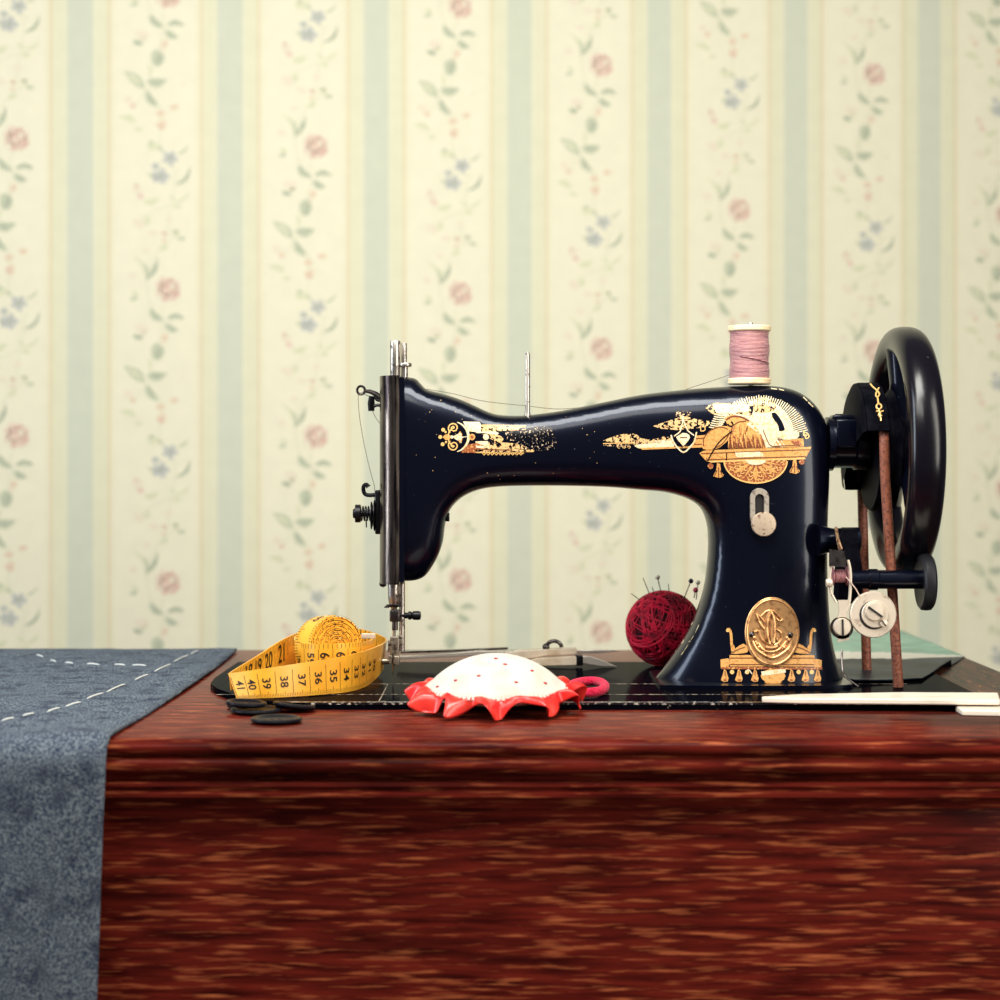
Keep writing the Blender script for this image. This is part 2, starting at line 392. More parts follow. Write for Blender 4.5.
# --- body: silhouette inflated by the torsion function, solved on its own triangulation
top = catmull([(401, 376.5), (410, 377.5), (416, 379), (421, 384), (427, 389.5), (440, 393), (455, 397.5), (470, 403.5), (485, 410.5), (496, 414.3), (510, 415.6),
               (527, 415.2), (560, 411), (600, 403), (640, 395), (680, 390.2), (720, 387), (755, 385.6), (780, 386.8), (797, 391.5), (810, 400), (820, 412),
               (826, 426), (828.5, 445), (828.5, 480), (827, 520), (826.5, 560), (827.5, 600), (830.5, 635), (836, 660), (841, 674), (843.5, 680.4)], 6)
low = catmull([(653.5, 680.4), (664, 667.5), (682, 641), (694, 618.5), (703.5, 589), (707, 565), (708.3, 545), (707.5, 527), (703.5, 513), (697, 504.5), (684, 497.3),
               (664, 492), (640, 489.8), (610, 487.2), (575, 486), (540, 485.7), (505, 486.3), (482, 489), (466, 495), (455, 503.5), (448, 514), (445, 526), (443, 541), (438, 556),
               (430.5, 569), (423.5, 577), (414, 580.5), (401, 581)], 6)
def build_body():
    A = [p for p in resample(top, 2.5)]; B = [p for p in resample(low, 2.5)]
    bot = [np.array(x) for x in resample([A[-1], B[0]], 3)][1:-1]; lef = [np.array(x) for x in resample([B[-1], A[0]], 3)][1:-1]
    bd = A+bot+B+lef; nb = len(bd); bd = np.array(bd)
    fixed = np.zeros(nb, bool); fixed[:len(A)] = True; fixed[len(A)+len(bot):len(A)+len(bot)+len(B)] = True
    seg0 = bd; seg1 = np.roll(bd, -1, 0); seglive = fixed & np.roll(fixed, -1)
    def inside(p):
        x, y = p[:, 0][:, None], p[:, 1][:, None]
        c = ((seg0[:, 1] > y) != (seg1[:, 1] > y)) & (x < (seg1[:, 0]-seg0[:, 0])*(y-seg0[:, 1])/(seg1[:, 1]-seg0[:, 1]+1e-12)+seg0[:, 0])
        return c.sum(1) % 2 == 1
    def dist(p, live=None):
        s0, s1 = (seg0, seg1) if live is None else (seg0[live], seg1[live])
        d = s1-s0; L2 = (d*d).sum(1)+1e-12
        t = np.clip(((p[:, None, :]-s0)*d).sum(2)/L2, 0, 1); q = s0+d*t[..., None]
        return np.sqrt(((p[:, None, :]-q)**2).sum(2)).min(1)
    tg = np.roll(bd, -1, 0)-np.roll(bd, 1, 0); nrm = np.stack([-tg[:, 1], tg[:, 0]], 1); nrm /= np.linalg.norm(nrm, axis=1)[:, None]
    if not inside((bd+nrm*.5)[5:6])[0]: nrm = -nrm
    pts = [bd]
    for d in (.35, 1.1, 2.4, 4.4, 7.2):
        r = (bd+nrm*d)[fixed]; r = r[inside(r)]; r = r[dist(r) > d*.93]; 
        if d > 2: r = r[::2]
        pts.append(r)
    gx, gy = [], []
    for j, y in enumerate(np.arange(372, 692, 4.0)):
        xs = np.arange(398+(j % 2)*2.3, 860, 4.6); gx += list(xs); gy += [y]*len(xs)
    g = np.stack([gx, gy], 1); g = g[inside(g)]; dl = dist(g, seglive); da = dist(g); g = g[(dl > 9.2) & (da > 2)]; pts.append(g)
    allp = np.concatenate(pts)
    res = delaunay_2d_cdt([Vector(p) for p in allp], [(i, (i+1) % nb) for i in range(nb)], [], 1, 1e-4)
    V = np.array([tuple(v) for v in res[0]]); T = np.array([list(f) for f in res[2] if len(f) == 3])
    orig = [o[0] if o else -1 for o in res[3]]
    fx = np.array([(o >= 0 and o < nb and fixed[o]) for o in orig])
    p0, p1, p2 = V[T[:, 0]], V[T[:, 1]], V[T[:, 2]]
    ar2 = (p1[:, 0]-p0[:, 0])*(p2[:, 1]-p0[:, 1])-(p2[:, 0]-p0[:, 0])*(p1[:, 1]-p0[:, 1]); ok = np.abs(ar2) > 1e-6
    T = T[ok]; p0, p1, p2, ar2 = p0[ok], p1[ok], p2[ok], ar2[ok]
    gb = np.stack([p1[:, 1]-p2[:, 1], p2[:, 1]-p0[:, 1], p0[:, 1]-p1[:, 1]], 1)/ar2[:, None]
    gc = np.stack([p2[:, 0]-p1[:, 0], p0[:, 0]-p2[:, 0], p1[:, 0]-p0[:, 0]], 1)/ar2[:, None]
    area_ = np.abs(ar2)/2; n = len(V)
    Ke = (gb[:, :, None]*gb[:, None, :]+gc[:, :, None]*gc[:, None, :])*area_[:, None, None]
    ii = np.repeat(T, 3, 1).ravel(); jj = np.tile(T, (1, 3)).ravel(); kk = Ke.ravel()
    rhs = np.bincount(T.ravel(), np.repeat(area_/3, 3), n); free = ~fx
    def Amul(x): return np.bincount(ii, kk*x[jj], n)*free
    dg = np.bincount(ii[ii == jj], kk[ii == jj], n); dg[dg == 0] = 1
    x = np.zeros(n); r = rhs*free-Amul(x); z = r/dg; p = z.copy(); rz = r@z
    for _ in range(900):
        Ap = Amul(p); al = rz/(p@Ap+1e-30); x += al*p; r -= al*Ap; z = r/dg; rn = r@z
        if rn < 1e-10*rhs@rhs: break
        p = z+p*(rn/rz); rz = rn
    a = np.sqrt(np.maximum(2*x, 0))
    yy = V[:, 1]; xx = V[:, 0]
    fl_ = np.clip((yy-600)/88, 0, 1)
    tq = np.clip((xx-600)/150, 0, 1); Tm = 36+9*tq*tq*(3-2*tq)+22*fl_**2.2     # half depth limit in px
    hh = np.where(a > 1e-6, (np.maximum(a, 1e-6)**-2.6+Tm**-2.6)**(-1/2.6), 0)*(.92+.08*np.clip((xx-560)/160, 0, 1)**2*(3-2*np.clip((xx-560)/160, 0, 1)))
    phi = hh**2
    tx = (phi[T]*gb).sum(1); ty = (phi[T]*gc).sum(1); wsum = np.bincount(T.ravel(), np.repeat(area_, 3), n)+1e-12
    px_ = np.bincount(T.ravel(), np.repeat(tx*area_, 3), n)/wsum; py_ = np.bincount(T.ravel(), np.repeat(ty*area_, 3), n)/wsum
    verts, norms, faces = [], [], []
    for i in range(n):
        c = P(V[i, 0], V[i, 1]); verts.append(Vector((c.x, MY-hh[i]*K, c.z))); norms.append(Vector((-px_[i], -2*hh[i], py_[i])).normalized())
    back = {}
    for i in range(n):
        if fx[i]: back[i] = i
        else:
            back[i] = len(verts); verts.append(Vector((verts[i].x, MY+hh[i]*K, verts[i].z))); norms.append(Vector((norms[i].x, -norms[i].y, norms[i].z)))
    for t in T:
        t = [int(q) for q in t]
        nn = (verts[t[1]]-verts[t[0]]).cross(verts[t[2]]-verts[t[0]])
        if nn.y > 0: t = t[::-1]
        faces.append(t); faces.append([back[q] for q in t[::-1]])
    return verts, norms, faces
bv, bn, bf = build_body()
BVH = BVHTree.FromPolygons(bv, bf)
def hit(px, py):
    d = (W(px, py, 1)-EYE).normalized(); h = BVH.ray_cast(EYE, d)
    if h[0] is None:
        h = BVH.find_nearest(W(px, py, MY-.02)); return h[0], h[1]
    i = bf[h[2]]; return h[0], h[1]
def bp(px, py, off):
    p, nn = hit(px, py)
    if nn.y > 0: nn = -nn
    return p+(nn*.5+Vector((0, -.5, 0))).normalized()*off
class Decal:
    def __init__(s): s.v, s.f, s.m = [], [], []
    def poly(s, pts, m, lv=1, step=4):
        q = resample(list(pts)+[pts[0]], step)[:-1]; nb = len(q)
        q = np.array(q); x0, y0 = q.min(0); x1, y1 = q.max(0); g = []
        for j, y in enumerate(np.arange(y0+step/2, y1, step)):
            for x in np.arange(x0+step*(.5 if j % 2 else .9), x1, step): g.append((x, y))
        res = delaunay_2d_cdt([Vector(p) for p in q]+[Vector(p) for p in g], [], [list(range(nb))], 1, 1e-4)
        b = len(s.v); s.v += [bp(p[0], p[1], .00012*(lv+1)) for p in res[0]]
        for f in res[2]:
            s.f.append([b+i for i in f]); s.m.append(m)
    def line(s, pts, wd, m, lv=2, closed=False):
        pts = list(pts)+([pts[0]] if closed else [])
        q = resample(pts, 2.5); n = len(q); b = len(s.v)
        for i in range(n):
            d = q[min(i+1, n-1)]-q[max(i-1, 0)]; d = d/(np.linalg.norm(d)+1e-9); nn = np.array((-d[1], d[0]))
            ww = wd(i/max(1, n-1)) if callable(wd) else wd
            for sg in (1, -1):
                p = q[i]+nn*ww/2*sg; s.v.append(bp(p[0], p[1], .00012*(lv+1)))
        for i in range(n-1): s.f.append([b+2*i, b+2*i+1, b+2*i+3, b+2*i+2]); s.m.append(m)
    def disc(s, x, y, rx, m, lv=2, ry=None, n=14):
        ry = ry or rx; b = len(s.v); s.v.append(bp(x, y, .00012*(lv+1)))
        for k in range(n): s.v.append(bp(x+rx*math.cos(2*PI*k/n), y+ry*math.sin(2*PI*k/n), .00012*(lv+1)))
        for k in range(n): s.f.append([b, b+1+k, b+1+(k+1) % n]); s.m.append(m)
def arc(cx, cy, rx, ry, a0, a1, n=24): return [(cx+rx*math.cos(math.radians(a0+(a1-a0)*k/n)), cy+ry*math.sin(math.radians(a0+(a1-a0)*k/n))) for k in range(n+1)]
def spiral(cx, cy, r0, r1, a0, turns, n=30): return [(cx+(r0+(r1-r0)*k/n)*math.cos(a0+turns*2*PI*k/n), cy+(r0+(r1-r0)*k/n)*math.sin(a0+turns*2*PI*k/n)) for k in range(n+1)]
E_, G_, GL, GD, GR, CW, F1, F2, F3 = range(9)
DM = [enamel, gold, gold_line, gold_dark, gold_red, cream_worn, flake1, flake2, flake3]
D = Decal()
# left end ornament
D.poly([(463, 421.5), (481, 422), (481, 432), (468, 431.5)], CW); D.poly([(461, 452.5), (466, 445), (476, 443), (486, 446), (482, 453)], GR)
D.line(spiral(453.5, 428, 5.6, 1.2, 2.2, 1.6), 1.3, GL); D.line(spiral(453.5, 445.5, 5.6, 1.2, -2.2, -1.6), 1.3, GL)
D.line(arc(452, 437, 16.5, 15.5, -72, 72), lambda t: .8+1.8*math.sin(PI*t), CW, 3); D.line(arc(456, 437, 8, 9.5, 100, 260), 1.2, GL)
for x, y, r in ((443.2, 429.8, 1.9), (440.3, 437, 1.9), (442.6, 444.3, 1.9), (445.5, 432, 1.2), (446, 442, 1.2)): D.disc(x, y, r, GL)
D.poly([(442.5, 437), (446, 434), (449.5, 434.5), (452, 437), (449.5, 440), (446, 440.5)], G_); D.disc(452, 437, 1.6, CW, 3)
D.poly([(453, 436.3), (462, 432), (460.5, 436.6), (470, 436.4), (460.5, 438), (462, 443), (453, 438)], CW); D.poly([(460, 431), (463.5, 435.8), (457, 435.8)], G_); D.poly([(460, 443.5), (463.5, 438.6), (457, 438.6)], G_)
D.disc(472, 437, 3.2, G_, 3); D.disc(472, 437, 1.6, GR, 4)
# left band
D.poly([(481, 425), (500, 426), (527, 426.3), (527, 430), (500, 431), (481, 431.5)], F1); D.poly([(527, 426), (545, 425.5), (553, 427), (553, 432), (527, 433)], F3)
D.poly([(475, 431.8), (497, 431.2), (500, 434.5), (491, 435), (485, 432.8), (475, 433.4)], CW, 2)
D.poly([(482, 434), (492, 433.5), (501, 436), (505, 440.5), (496, 442), (489, 438)], F1, 2); D.disc(486, 437, 3, CW, 3); D.disc(499, 440, 3.5, F1, 3)
D.poly([(475.5, 441.3), (489, 441), (489, 448.2), (475.5, 448)], CW); D.poly([(489, 441), (515, 443.5), (527, 447), (527, 450.6), (475, 450), (489, 448)], F1)
D.poly([(475, 449.6), (500, 450), (520, 450.6), (535, 449), (535, 452), (475, 452)], F1, 2)
D.line([(476, 452.4), (500, 453), (524, 453)], .9, GL)
for k in range(10): D.line(arc(484+k*4.1, 453.7, 1.5, 1.4, 0, 360, 10), .8, GL, 3)
D.line([(474, 449.2), (512, 450)], .8, GD, 4); D.line([(482, 425.2), (526, 426)], .9, GL, 3)
D.poly([(505, 432), (530, 431), (555, 433), (557, 448), (540, 452), (515, 449), (507, 440)], F3)
# right band of the arm
D.poly([(603, 440.5), (612, 437), (622, 434), (636, 433.5), (640, 438), (650, 440), (664, 436.5), (672, 437.5), (672, 441), (634, 445), (615, 443)], F1)
D.poly([(634, 443), (652, 440.5), (674, 439.8), (674, 447.5), (640, 449), (634, 446)], CW); D.poly([(640, 448), (706, 445.5), (706, 447.2), (640, 449.8)], G_, 2)
for k in range(3): D.line(arc(619+k*5, 447, 1.7, 1.4, 0, 360, 10), .8, F1, 3)
D.poly([(601, 444), (634, 442), (634, 447), (605, 446)], F2); D.line([(603, 443.5), (634, 442.8)], .8, GL, 3)
D.poly([(653, 426), (668, 421), (684, 416), (700, 420), (712, 421.5), (706, 427), (690, 429), (676, 430), (660, 428.5)], F1); D.poly([(676, 412), (690, 410), (694, 420), (676, 420)], F2)
D.poly([(690, 436), (706, 435), (706, 446), (692, 447)], G_); D.line([(694, 438.5), (704, 438), (704, 444), (694, 444.5)], .9, GD, 3, True)
D.line([(700.5, 426), (700.5, 431), (705, 431), (705, 426.5), (703, 426.5)], 1, GL, 3)
D.poly([(672, 436.5), (682, 433), (696, 435), (694, 442), (683.5, 450), (674, 443)], E_, 2)
D.line(catmull([(671, 435), (673, 441), (677, 447), (683.5, 452.3), (690, 447), (694.5, 441), (696.5, 432)], 5), 1.5, CW, 4)
D.poly([(676, 437), (684, 432), (691, 436), (688, 441), (683.5, 446.5), (678.5, 441)], CW, 3); D.line([(674, 436.2), (680, 432), (682.5, 423), (683, 416)], 1.2, CW, 4); D.line([(694, 435.5), (688, 431), (684, 423), (683, 416)], 1.2, CW, 4)
D.line([(680, 437.6), (687, 437.4)], 1, GD, 4)
# sun, recumbent figure and plinth
CX, CY = 760, 441
for k in range(56):
    a = math.radians(-180+8+k*164/55); 
    if -178 < math.degrees(a) < -2:
        d = (math.cos(a), math.sin(a)); r0 = 33 if k < 14 else (36 if k < 36 else 32); r1 = (46.5 if k < 14 else 45.5)+random.uniform(-.8, .8)
        if k < 10: continue
        D.line([(CX+d[0]*r0*1.05, CY+d[1]*r0), (CX+d[0]*r1*(1.07), CY+d[1]*r1)], .95, CW, 2)
for k in range(9):
    D.line([(709+k*1.0, 427-k*2.1), (716+k*1.2, 428.5-k*2.1), (722+k*1.1, 426-k*1.9)], 1.1, CW, 2)
D.poly([(704, 407), (716, 402.5), (728, 403.5), (742, 401.5), (752, 404), (752, 416), (735, 414), (722, 417), (712, 414)], F1, 1); D.poly([(712, 404.5), (730, 404.5), (750, 405), (748, 412), (730, 413), (716, 412)], CW, 2)
D.poly(arc(760, 436, 34, 36, 185, 355), CW, 1); D.poly([(752, 401.5), (758, 398), (768, 397.5), (775, 403), (777, 410), (766, 413), (754, 412)], F1, 2)
D.poly([(728, 436), (727, 424), (724, 417.5), (733, 414.5), (743, 416.5), (752, 422), (758, 430), (764, 444), (768, 448), (728, 449)], G_, 3)
hind = catmull([(703, 449), (702.5, 441), (707, 433), (714, 428), (722, 426), (731, 428), (730, 437), (724, 444), (716, 449)], 5, True)
D.poly(hind, G_, 4); D.line(catmull([(703.5, 446), (704, 438), (711, 430), (721, 427), (728, 429.5)], 5), .9, GD, 6); D.line(catmull([(713, 449), (722, 444), (728, 436), (730, 430)], 5), .8, GD, 6)
D.poly([(746, 424), (757, 419), (772, 415), (779, 424), (781, 440), (786, 447), (766, 447.5), (757, 432)], CW, 3)
D.poly([(730, 440), (738, 443), (756, 440), (764, 448), (728, 448.7)], GD, 4)
for k in range(26):
    x = 729+random.uniform(0, 30); y = 420+random.uniform(0, 18)+(x-729)*.2
    D.line([(x, y), (x+random.uniform(-1.5, 1), y+random.uniform(4, 9))], .9, (GD, G_, GL, GR)[k % 4], 5)
for k in range(22): x = 731+k*1.55; D.line([(x-1.5, 436+random.uniform(-3, 2)), (x+random.uniform(-1, 2), 448)], lambda t: .4+1.2*math.sin(PI*t), (GD, G_, GR)[k % 3], 5)
D.line(catmull([(726, 420), (732, 416.5), (741, 417), (749, 421)], 4), 1.6, GD, 5); D.line([(731, 427), (738, 422), (746, 421)], 1, GD, 5)
D.line(catmull([(727.5, 424), (730, 426.5), (733.5, 425), (731, 421.5)], 4), 1.5, E_, 6)
D.poly([(749, 406.5), (753, 406), (753.2, 411), (751.6, 415), (750.6, 415), (751, 410)], E_, 5)
D.poly(catmull([(771.5, 413), (775, 412.6), (779, 417), (783, 424), (784.5, 431), (779, 431), (778, 425), (773, 418.5)], 4, True), E_, 5)
D.line(catmull([(763, 430), (767, 440), (771, 446), (780, 446.5)], 4), .8, GD, 5); D.line([(772, 446.3), (800, 445)], .8, GD, 5)
D.poly([(784, 440), (803, 438), (804, 446.5), (772, 447.5), (776, 441)], G_, 3); D.poly([(776.5, 431.5), (790, 430.5), (798.5, 431), (798.5, 438.5), (788, 440), (777, 439)], CW, 6)
D.poly([(799.5, 432), (803, 432), (803, 438), (799.5, 438)], E_, 6); D.line(spiral(806, 436.5, 3.2, .8, -1.6, 1.1), 1.2, GL, 6); D.line([(803.5, 430.5), (803.5, 436)], 1.2, GL, 6)
D.line(spiral(779, 438.5, 2.2, .6, 0, 1.2), .9, GD, 7); D.poly([(790, 441), (798, 440), (803, 446), (796, 446)], GR, 5)
D.poly([(699.5, 453), (704, 450.4), (760, 448.3), (812, 446.8), (808, 453), (805.5, 458.5), (770, 460), (708, 462), (703, 458)], G_, 3)
D.line([(701, 453.6), (760, 451.2), (810, 449.6)], .8, GD, 5); D.line([(706, 459.8), (760, 457.8), (806, 456.4)], .8, GD, 5); D.poly([(708, 461.2), (806, 457.6), (806, 459.2), (708, 462.6)], GL, 4)
D.poly([(735, 452.5), (762, 451.6), (764, 456.5), (736, 457.5)], CW, 5)
D.line([(726.5, 453), (726.5, 460.5)], .9, E_, 6); D.line(catmull([(732, 431), (720, 441), (713, 451), (707.5, 461)], 5), 1.1, E_, 7)
sun = [(724, 461.5)]+arc(755.5, 460.5, 31.5, 22.5, 178, 2)[1:-1]+[(787, 459)]
D.poly(sun, GR, 3); D.line(arc(755.5, 460.5, 31.5, 22.5, 178, 2, 40), 1.4, GL, 5)
for k in range(7):
    a = math.radians(180-14-k*25.3); b = .14
    q = lambda r, aa: (755.5+31*r*math.cos(aa), 460.5+22*r*math.sin(aa))
    D.poly([q(.22, a-.5*b), q(.62, a-b*1.15), q(.97, a), q(.62, a+b*1.15), q(.22, a+.5*b)] if k % 2 else [q(.3, a-b*1.4), q(.9, a), q(.3, a+b*1.4)], G_, 5)
    a2 = a-math.radians(12.6)
    for rr in (.5, .66, .82): D.line([q(rr, a2-.1), q(rr+.13, a2), q(rr, a2+.1)], .8, GL, 5)
D.poly(arc(755.5, 460, 11, 5, 180, 0), CW, 6)
for x, s_ in ((718.5, 463), (794.5, 459)):
    D.poly([(x-1.5, s_), (x+1.5, s_), (x+2.6, s_+9), (x+6.5, s_+13.2), (x+2.5, s_+13.5), (x, s_+16), (x-2.5, s_+13.5), (x-6.5, s_+13.2), (x-2.6, s_+9)], G_, 4)
    D.line([(x, s_+4), (x, s_+14)], .8, GD, 6); D.line([(x-1.5, s_+7), (x-4, s_+13)], .7, GD, 6); D.line([(x+1.5, s_+7), (x+4, s_+13)], .7, GD, 6)
D.disc(710.5, 466, 2.9, GR, 4); D.disc(801.5, 461.8, 2.9, GR, 4)
# base ornament round the badge
D.poly([(729.5, 655), (814.5, 655), (814.5, 666.5), (729.5, 666.5)], G_, 2); D.poly([(720.5, 659.5), (729.5, 658), (729.5, 667), (720.5, 667)], G_, 2); D.poly([(814.5, 659), (821.5, 659.5), (821.5, 668), (814.5, 667)], G_, 2)
D.line([(721, 668), (822, 668.5)], 2.2, GR, 3); D.line([(730, 658), (814, 658)], .8, GD, 4); D.line([(730, 664.5), (814, 664.5)], .9, GD, 4)
for sx, x in ((1, 727), (-1, 815)):
    D.line(catmull([(x, 629.5), (x+sx*2.2, 629), (x+sx*4, 634), (x+sx*4.5, 643), (x+sx*5.5, 650)], 5), 2.6, G_, 3); D.disc(x+sx*.6, 630.5, 1.6, GL, 3)
    D.poly([(x+sx*4, 643), (x+sx*9, 647), (x+sx*4, 653)], G_, 3); D.poly(catmull([(x+sx*4, 653.5), (x+sx*9, 648), (x+sx*17, 643.5), (x+sx*22, 650), (x+sx*18, 653)], 4, True), G_, 3)
    D.line(catmull([(x+sx*5, 653), (x+sx*11, 649.5), (x+sx*18, 647)], 4), .9, GD, 5)
for x in (725, 739, 755, 791.5, 805.5, 817.5):
    D.poly([(x-1, 669), (x+1, 669), (x+2, 674), (x+4.2, 680), (x+2, 682), (x-2, 682), (x-4.2, 680), (x-2, 674)], G_, 4); D.line([(x, 671), (x, 676)], .8, GD, 6); D.disc(x, 680, 1.7, GR, 6, 1)
for x in (732, 747, 798.5, 811.5): D.disc(x, 672, 2.2, GL, 4)
D.line([(745, 673), (748.5, 669), (752, 674)], 1, CW, 5); D.poly(arc(773, 676, 12.5, 7, 0, 360), G_, 4); D.poly([(761, 671.5), (785, 668.5), (786, 672.5), (762, 676)], CW, 5); D.poly(arc(773, 682, 9, 2, 0, 360), G_, 5)
# small wear marks: base corner, shoulder
for x, y in ((681, 640), (684, 636), (678, 646), (675, 651), (688, 629), (690, 626)): D.line([(x, y), (x+2.2, y-4)], random.uniform(.6, 1.1), CW, 1)
D.line(arc(682, 640, 1.6, 3.5, 0, 360, 12), .7, CW, 1)
for x0, y0, x1, y1 in ((771, 388.6, 777, 389.4), (779, 389.2, 784, 390.6), (803, 397, 807, 401), (808, 402, 813, 407)): D.line([(x0, y0), (x1, y1)], .9, CW, 1)
for k in range(46): D.disc(random.uniform(405, 600), random.uniform(400, 480), random.uniform(.2, .5), F1, 0, n=6)

bm_v = bv+D.v; bm_f = bf+[[i+len(bv) for i in f] for f in D.f]; mi = [0]*len(bf)+D.m
dn = []
for v in D.v:
    h = BVH.find_nearest(v); f = bf[h[2]]; ws = [1/((bv[i]-v).length+1e-5) for i in f]
    dn.append(sum((bn[i]*w_ for i, w_ in zip(f, ws)), Vector()).normalized())
ob = MB(); ob.v = [Vector(x) for x in bm_v]; ob.f = bm_f; ob.m = mi
body = ob.build('machine_body', DM, mach, ang=180, recalc=False)
for fpoly in body.data.polygons[len(bf):]:
    if fpoly.normal.y > 0: fpoly.flip()
body.data.update()
body.data.normals_split_custom_set_from_vertices([tuple(x) for x in bn+dn])

# --- bed
bedp = [(-.135, 1.290), (.335, 1.288), (.338, 1.56), (-.215, 1.56), (-.2165, 1.44), (-.214, 1.405), (-.204, 1.372), (-.186, 1.335), (-.164, 1.303)]
bedm = MB().prism(bedp, TZ+.0002, BZ, axis='z')
bed_edge = add_noise(mat('chipped_bed_edge', (.006, .006, .009, 1), .3), 330, (206, 196, 186), .53, .6, 6)
pale_line = add_noise(mat('worn_trim_line', (190, 172, 150), .4), 260, ENAMEL, .46, .52, 6)
bedm.add([(x, y, BZ+.0001) for x, y in ((-.15, 1.2905), (.33, 1.2885), (.33, 1.2945), (-.15, 1.2965))], [[0, 1, 2, 3]], 1)
bedm.add([(x, y, z) for x, y, z in ((-.13, 1.2896, BZ-.0012), (.33, 1.2877, BZ-.0012), (.33, 1.2877, BZ-.0001), (-.13, 1.2896, BZ-.0001))], [[0, 1, 2, 3]], 1)
for y in (1.40, 1.335): bedm.add([(-.2, y, BZ+.0001), (.3, y, BZ+.0001), (.3, y+.002, BZ+.0001), (-.2, y+.002, BZ+.0001)], [[0, 1, 2, 3]], 2)
for x in (-.083, -.03): bedm.add([(x, 1.30, BZ+.00012), (x+.0008, 1.30, BZ+.00012), (x+.0008, 1.40, BZ+.00012), (x, 1.40, BZ+.00012)], [[0, 1, 2, 3]], 2)
bedm.build('bed_plate', [add_noise(ior(mat('bed_enamel', (.002, .002, .004, 1), .1), 1.012), 240, (150, 140, 132), .73, .76, 5), bed_edge, pale_line], mach, ang=30, recalc=False)
bm_ = MB(); q = [.1155, .2605]
bm_.prism(catmull([(q[0], 1.42), (q[0]+.001, 1.385), (.122, 1.374), (.18, 1.3715), (.246, 1.374), (q[1]-.003, 1.39), (q[1], 1.425), (q[1]-.004, 1.46), (.246, 1.478), (.18, 1.481), (.122, 1.476), (q[0]+.001, 1.46)], 6, True), BZ, BZ+.0022, axis='z').build('base_flange', enamel, mach)
# --- face plate (rounded steel cover over the needle end)
fp = [(-.0742, -.0265), (-.0790, -.0270), (-.0835, -.0245), (-.0868, -.020), (-.0893, -.012), (-.0900, 0), (-.0893, .012), (-.0868, .020), (-.0835, .0245), (-.079, .027), (-.0742, .0265)]
m = MB(); cc = catmull(fp, 4); zt, zb = P(390, 377).z, P(390, 582.5).z
for sc_, z_ in ():
    pass
m.prism([(p[0], MY+p[1]) for p in cc], zb, zt, axis='z')
m.prism([(-.0742, MY-.0272), (-.0762, MY-.0285), (-.0787, MY-.0280), (-.0787, MY-.0262), (-.0742, MY-.026)], zb+.001, zt-.0005, axis='z')
fpo = m.build('face_plate', plate_steel, mach, ang=40)
MB().prism([(-.0742, MY-.0258), (-.0705, MY-.0262), (-.0705, MY+.0262), (-.0742, MY+.0258)], P(0, 580).z, P(0, 379).z, axis='z').build('face_seat', enamel, mach)
# --- needle bar, presser bar
MB().cyl(P(395.3, 378), P(395.3, 340.8), 5.2*K, n=28, b=.0006).build('needle_bar_top', steel, mach)
MB().lathe(P(394, 582), (0, 0, -1), [(6.2*K, 0), (6.2*K, 14*K), (5.8*K, 18*K), (4.6*K, 23*K), (3.6*K, 25*K), (3*K, 26*K), (3*K, 32*K)], 24).build('needle_bar', steel, mach)
MB().cyl(P(404, 378), P(404, 343), 2.9*K, n=20, b=.0004).build('presser_bar_top', steel, mach)
MB().cyl(P(402, 581), P(402, 651), 2.9*K, n=20).build('presser_bar', steel, mach)
m = MB(); m.cyl(P(405.5, 363), P(405.5, 367), 6.3*K, b=.0008); m.cyl(P(404.5, 367), P(404.5, 378), 3.4*K); m.build('presser_nut', steel, mach)
m = MB(); m.lathe(P(393.8, 605.5), (0, 0, 1), [(3*K, -1.5*K), (8*K, -1*K), (8.3*K, 0), (7*K, 1.2*K), (3*K, 1.5*K)], 28); m.box(P(386.8, 607, -.004), (5*K, .003, 1.6*K), bev=.0004); m.build('thread_guide_collar', dark_steel, mach)
m = MB(); m.box(P(395, 615.5), (10.5*K, 10*K, 12*K), bev=.0012); m.cyl(P(395, 610), P(395, 630), 3*K); m.build('needle_clamp', dark_steel, mach)
m = MB(); m.cyl(P(400, 615.5), P(408, 615.5), 3*K); m.lathe(P(408, 615.5), (1, 0, 0), [(2*K, 0), (4.2*K, .4*K), (4.2*K, 3*K), (3*K, 4*K), (4.4*K, 5*K), (4.6*K, 10*K), (4*K, 12.5*K), (1*K, 13.2*K)], 22); m.build('clamp_screw', black_metal, mach)
m = MB(); m.tube([P(394.2, 622), P(394.2, 650), P(393.2, 669), P(393, 676)], [1.7*K, 1.5*K, .9*K, .3*K], 10); m.build('needle', steel, mach)
m = MB(); m.box(P(394.8, 648, -.003), (9*K, 7*K, 23*K), bev=.0006); m.box(P(400, 640), (6*K, 8*K, 9*K), bev=.0005)
m.box(P(396.6, 660, -.006), (6*K, 14*K, 9*K), bev=.0006); m.box(P(390.6, 659, -.006), (3*K, 14*K, 8*K), bev=.0004); m.box(P(389.5, 646, -.003), (3*K, 6*K, 12*K), bev=.0004); m.cyl(P(382, 661.5), P(390, 661), 3.4*K, 2.6*K); m.box(P(396, 647.5, -.006), (1.6*K, 1*K, 20*K)); m.build('presser_foot', add_noise(mat('presser_foot_steel', (158, 146, 130), .35, .7), 300, (70, 56, 48), .5, .66, 5), mach)
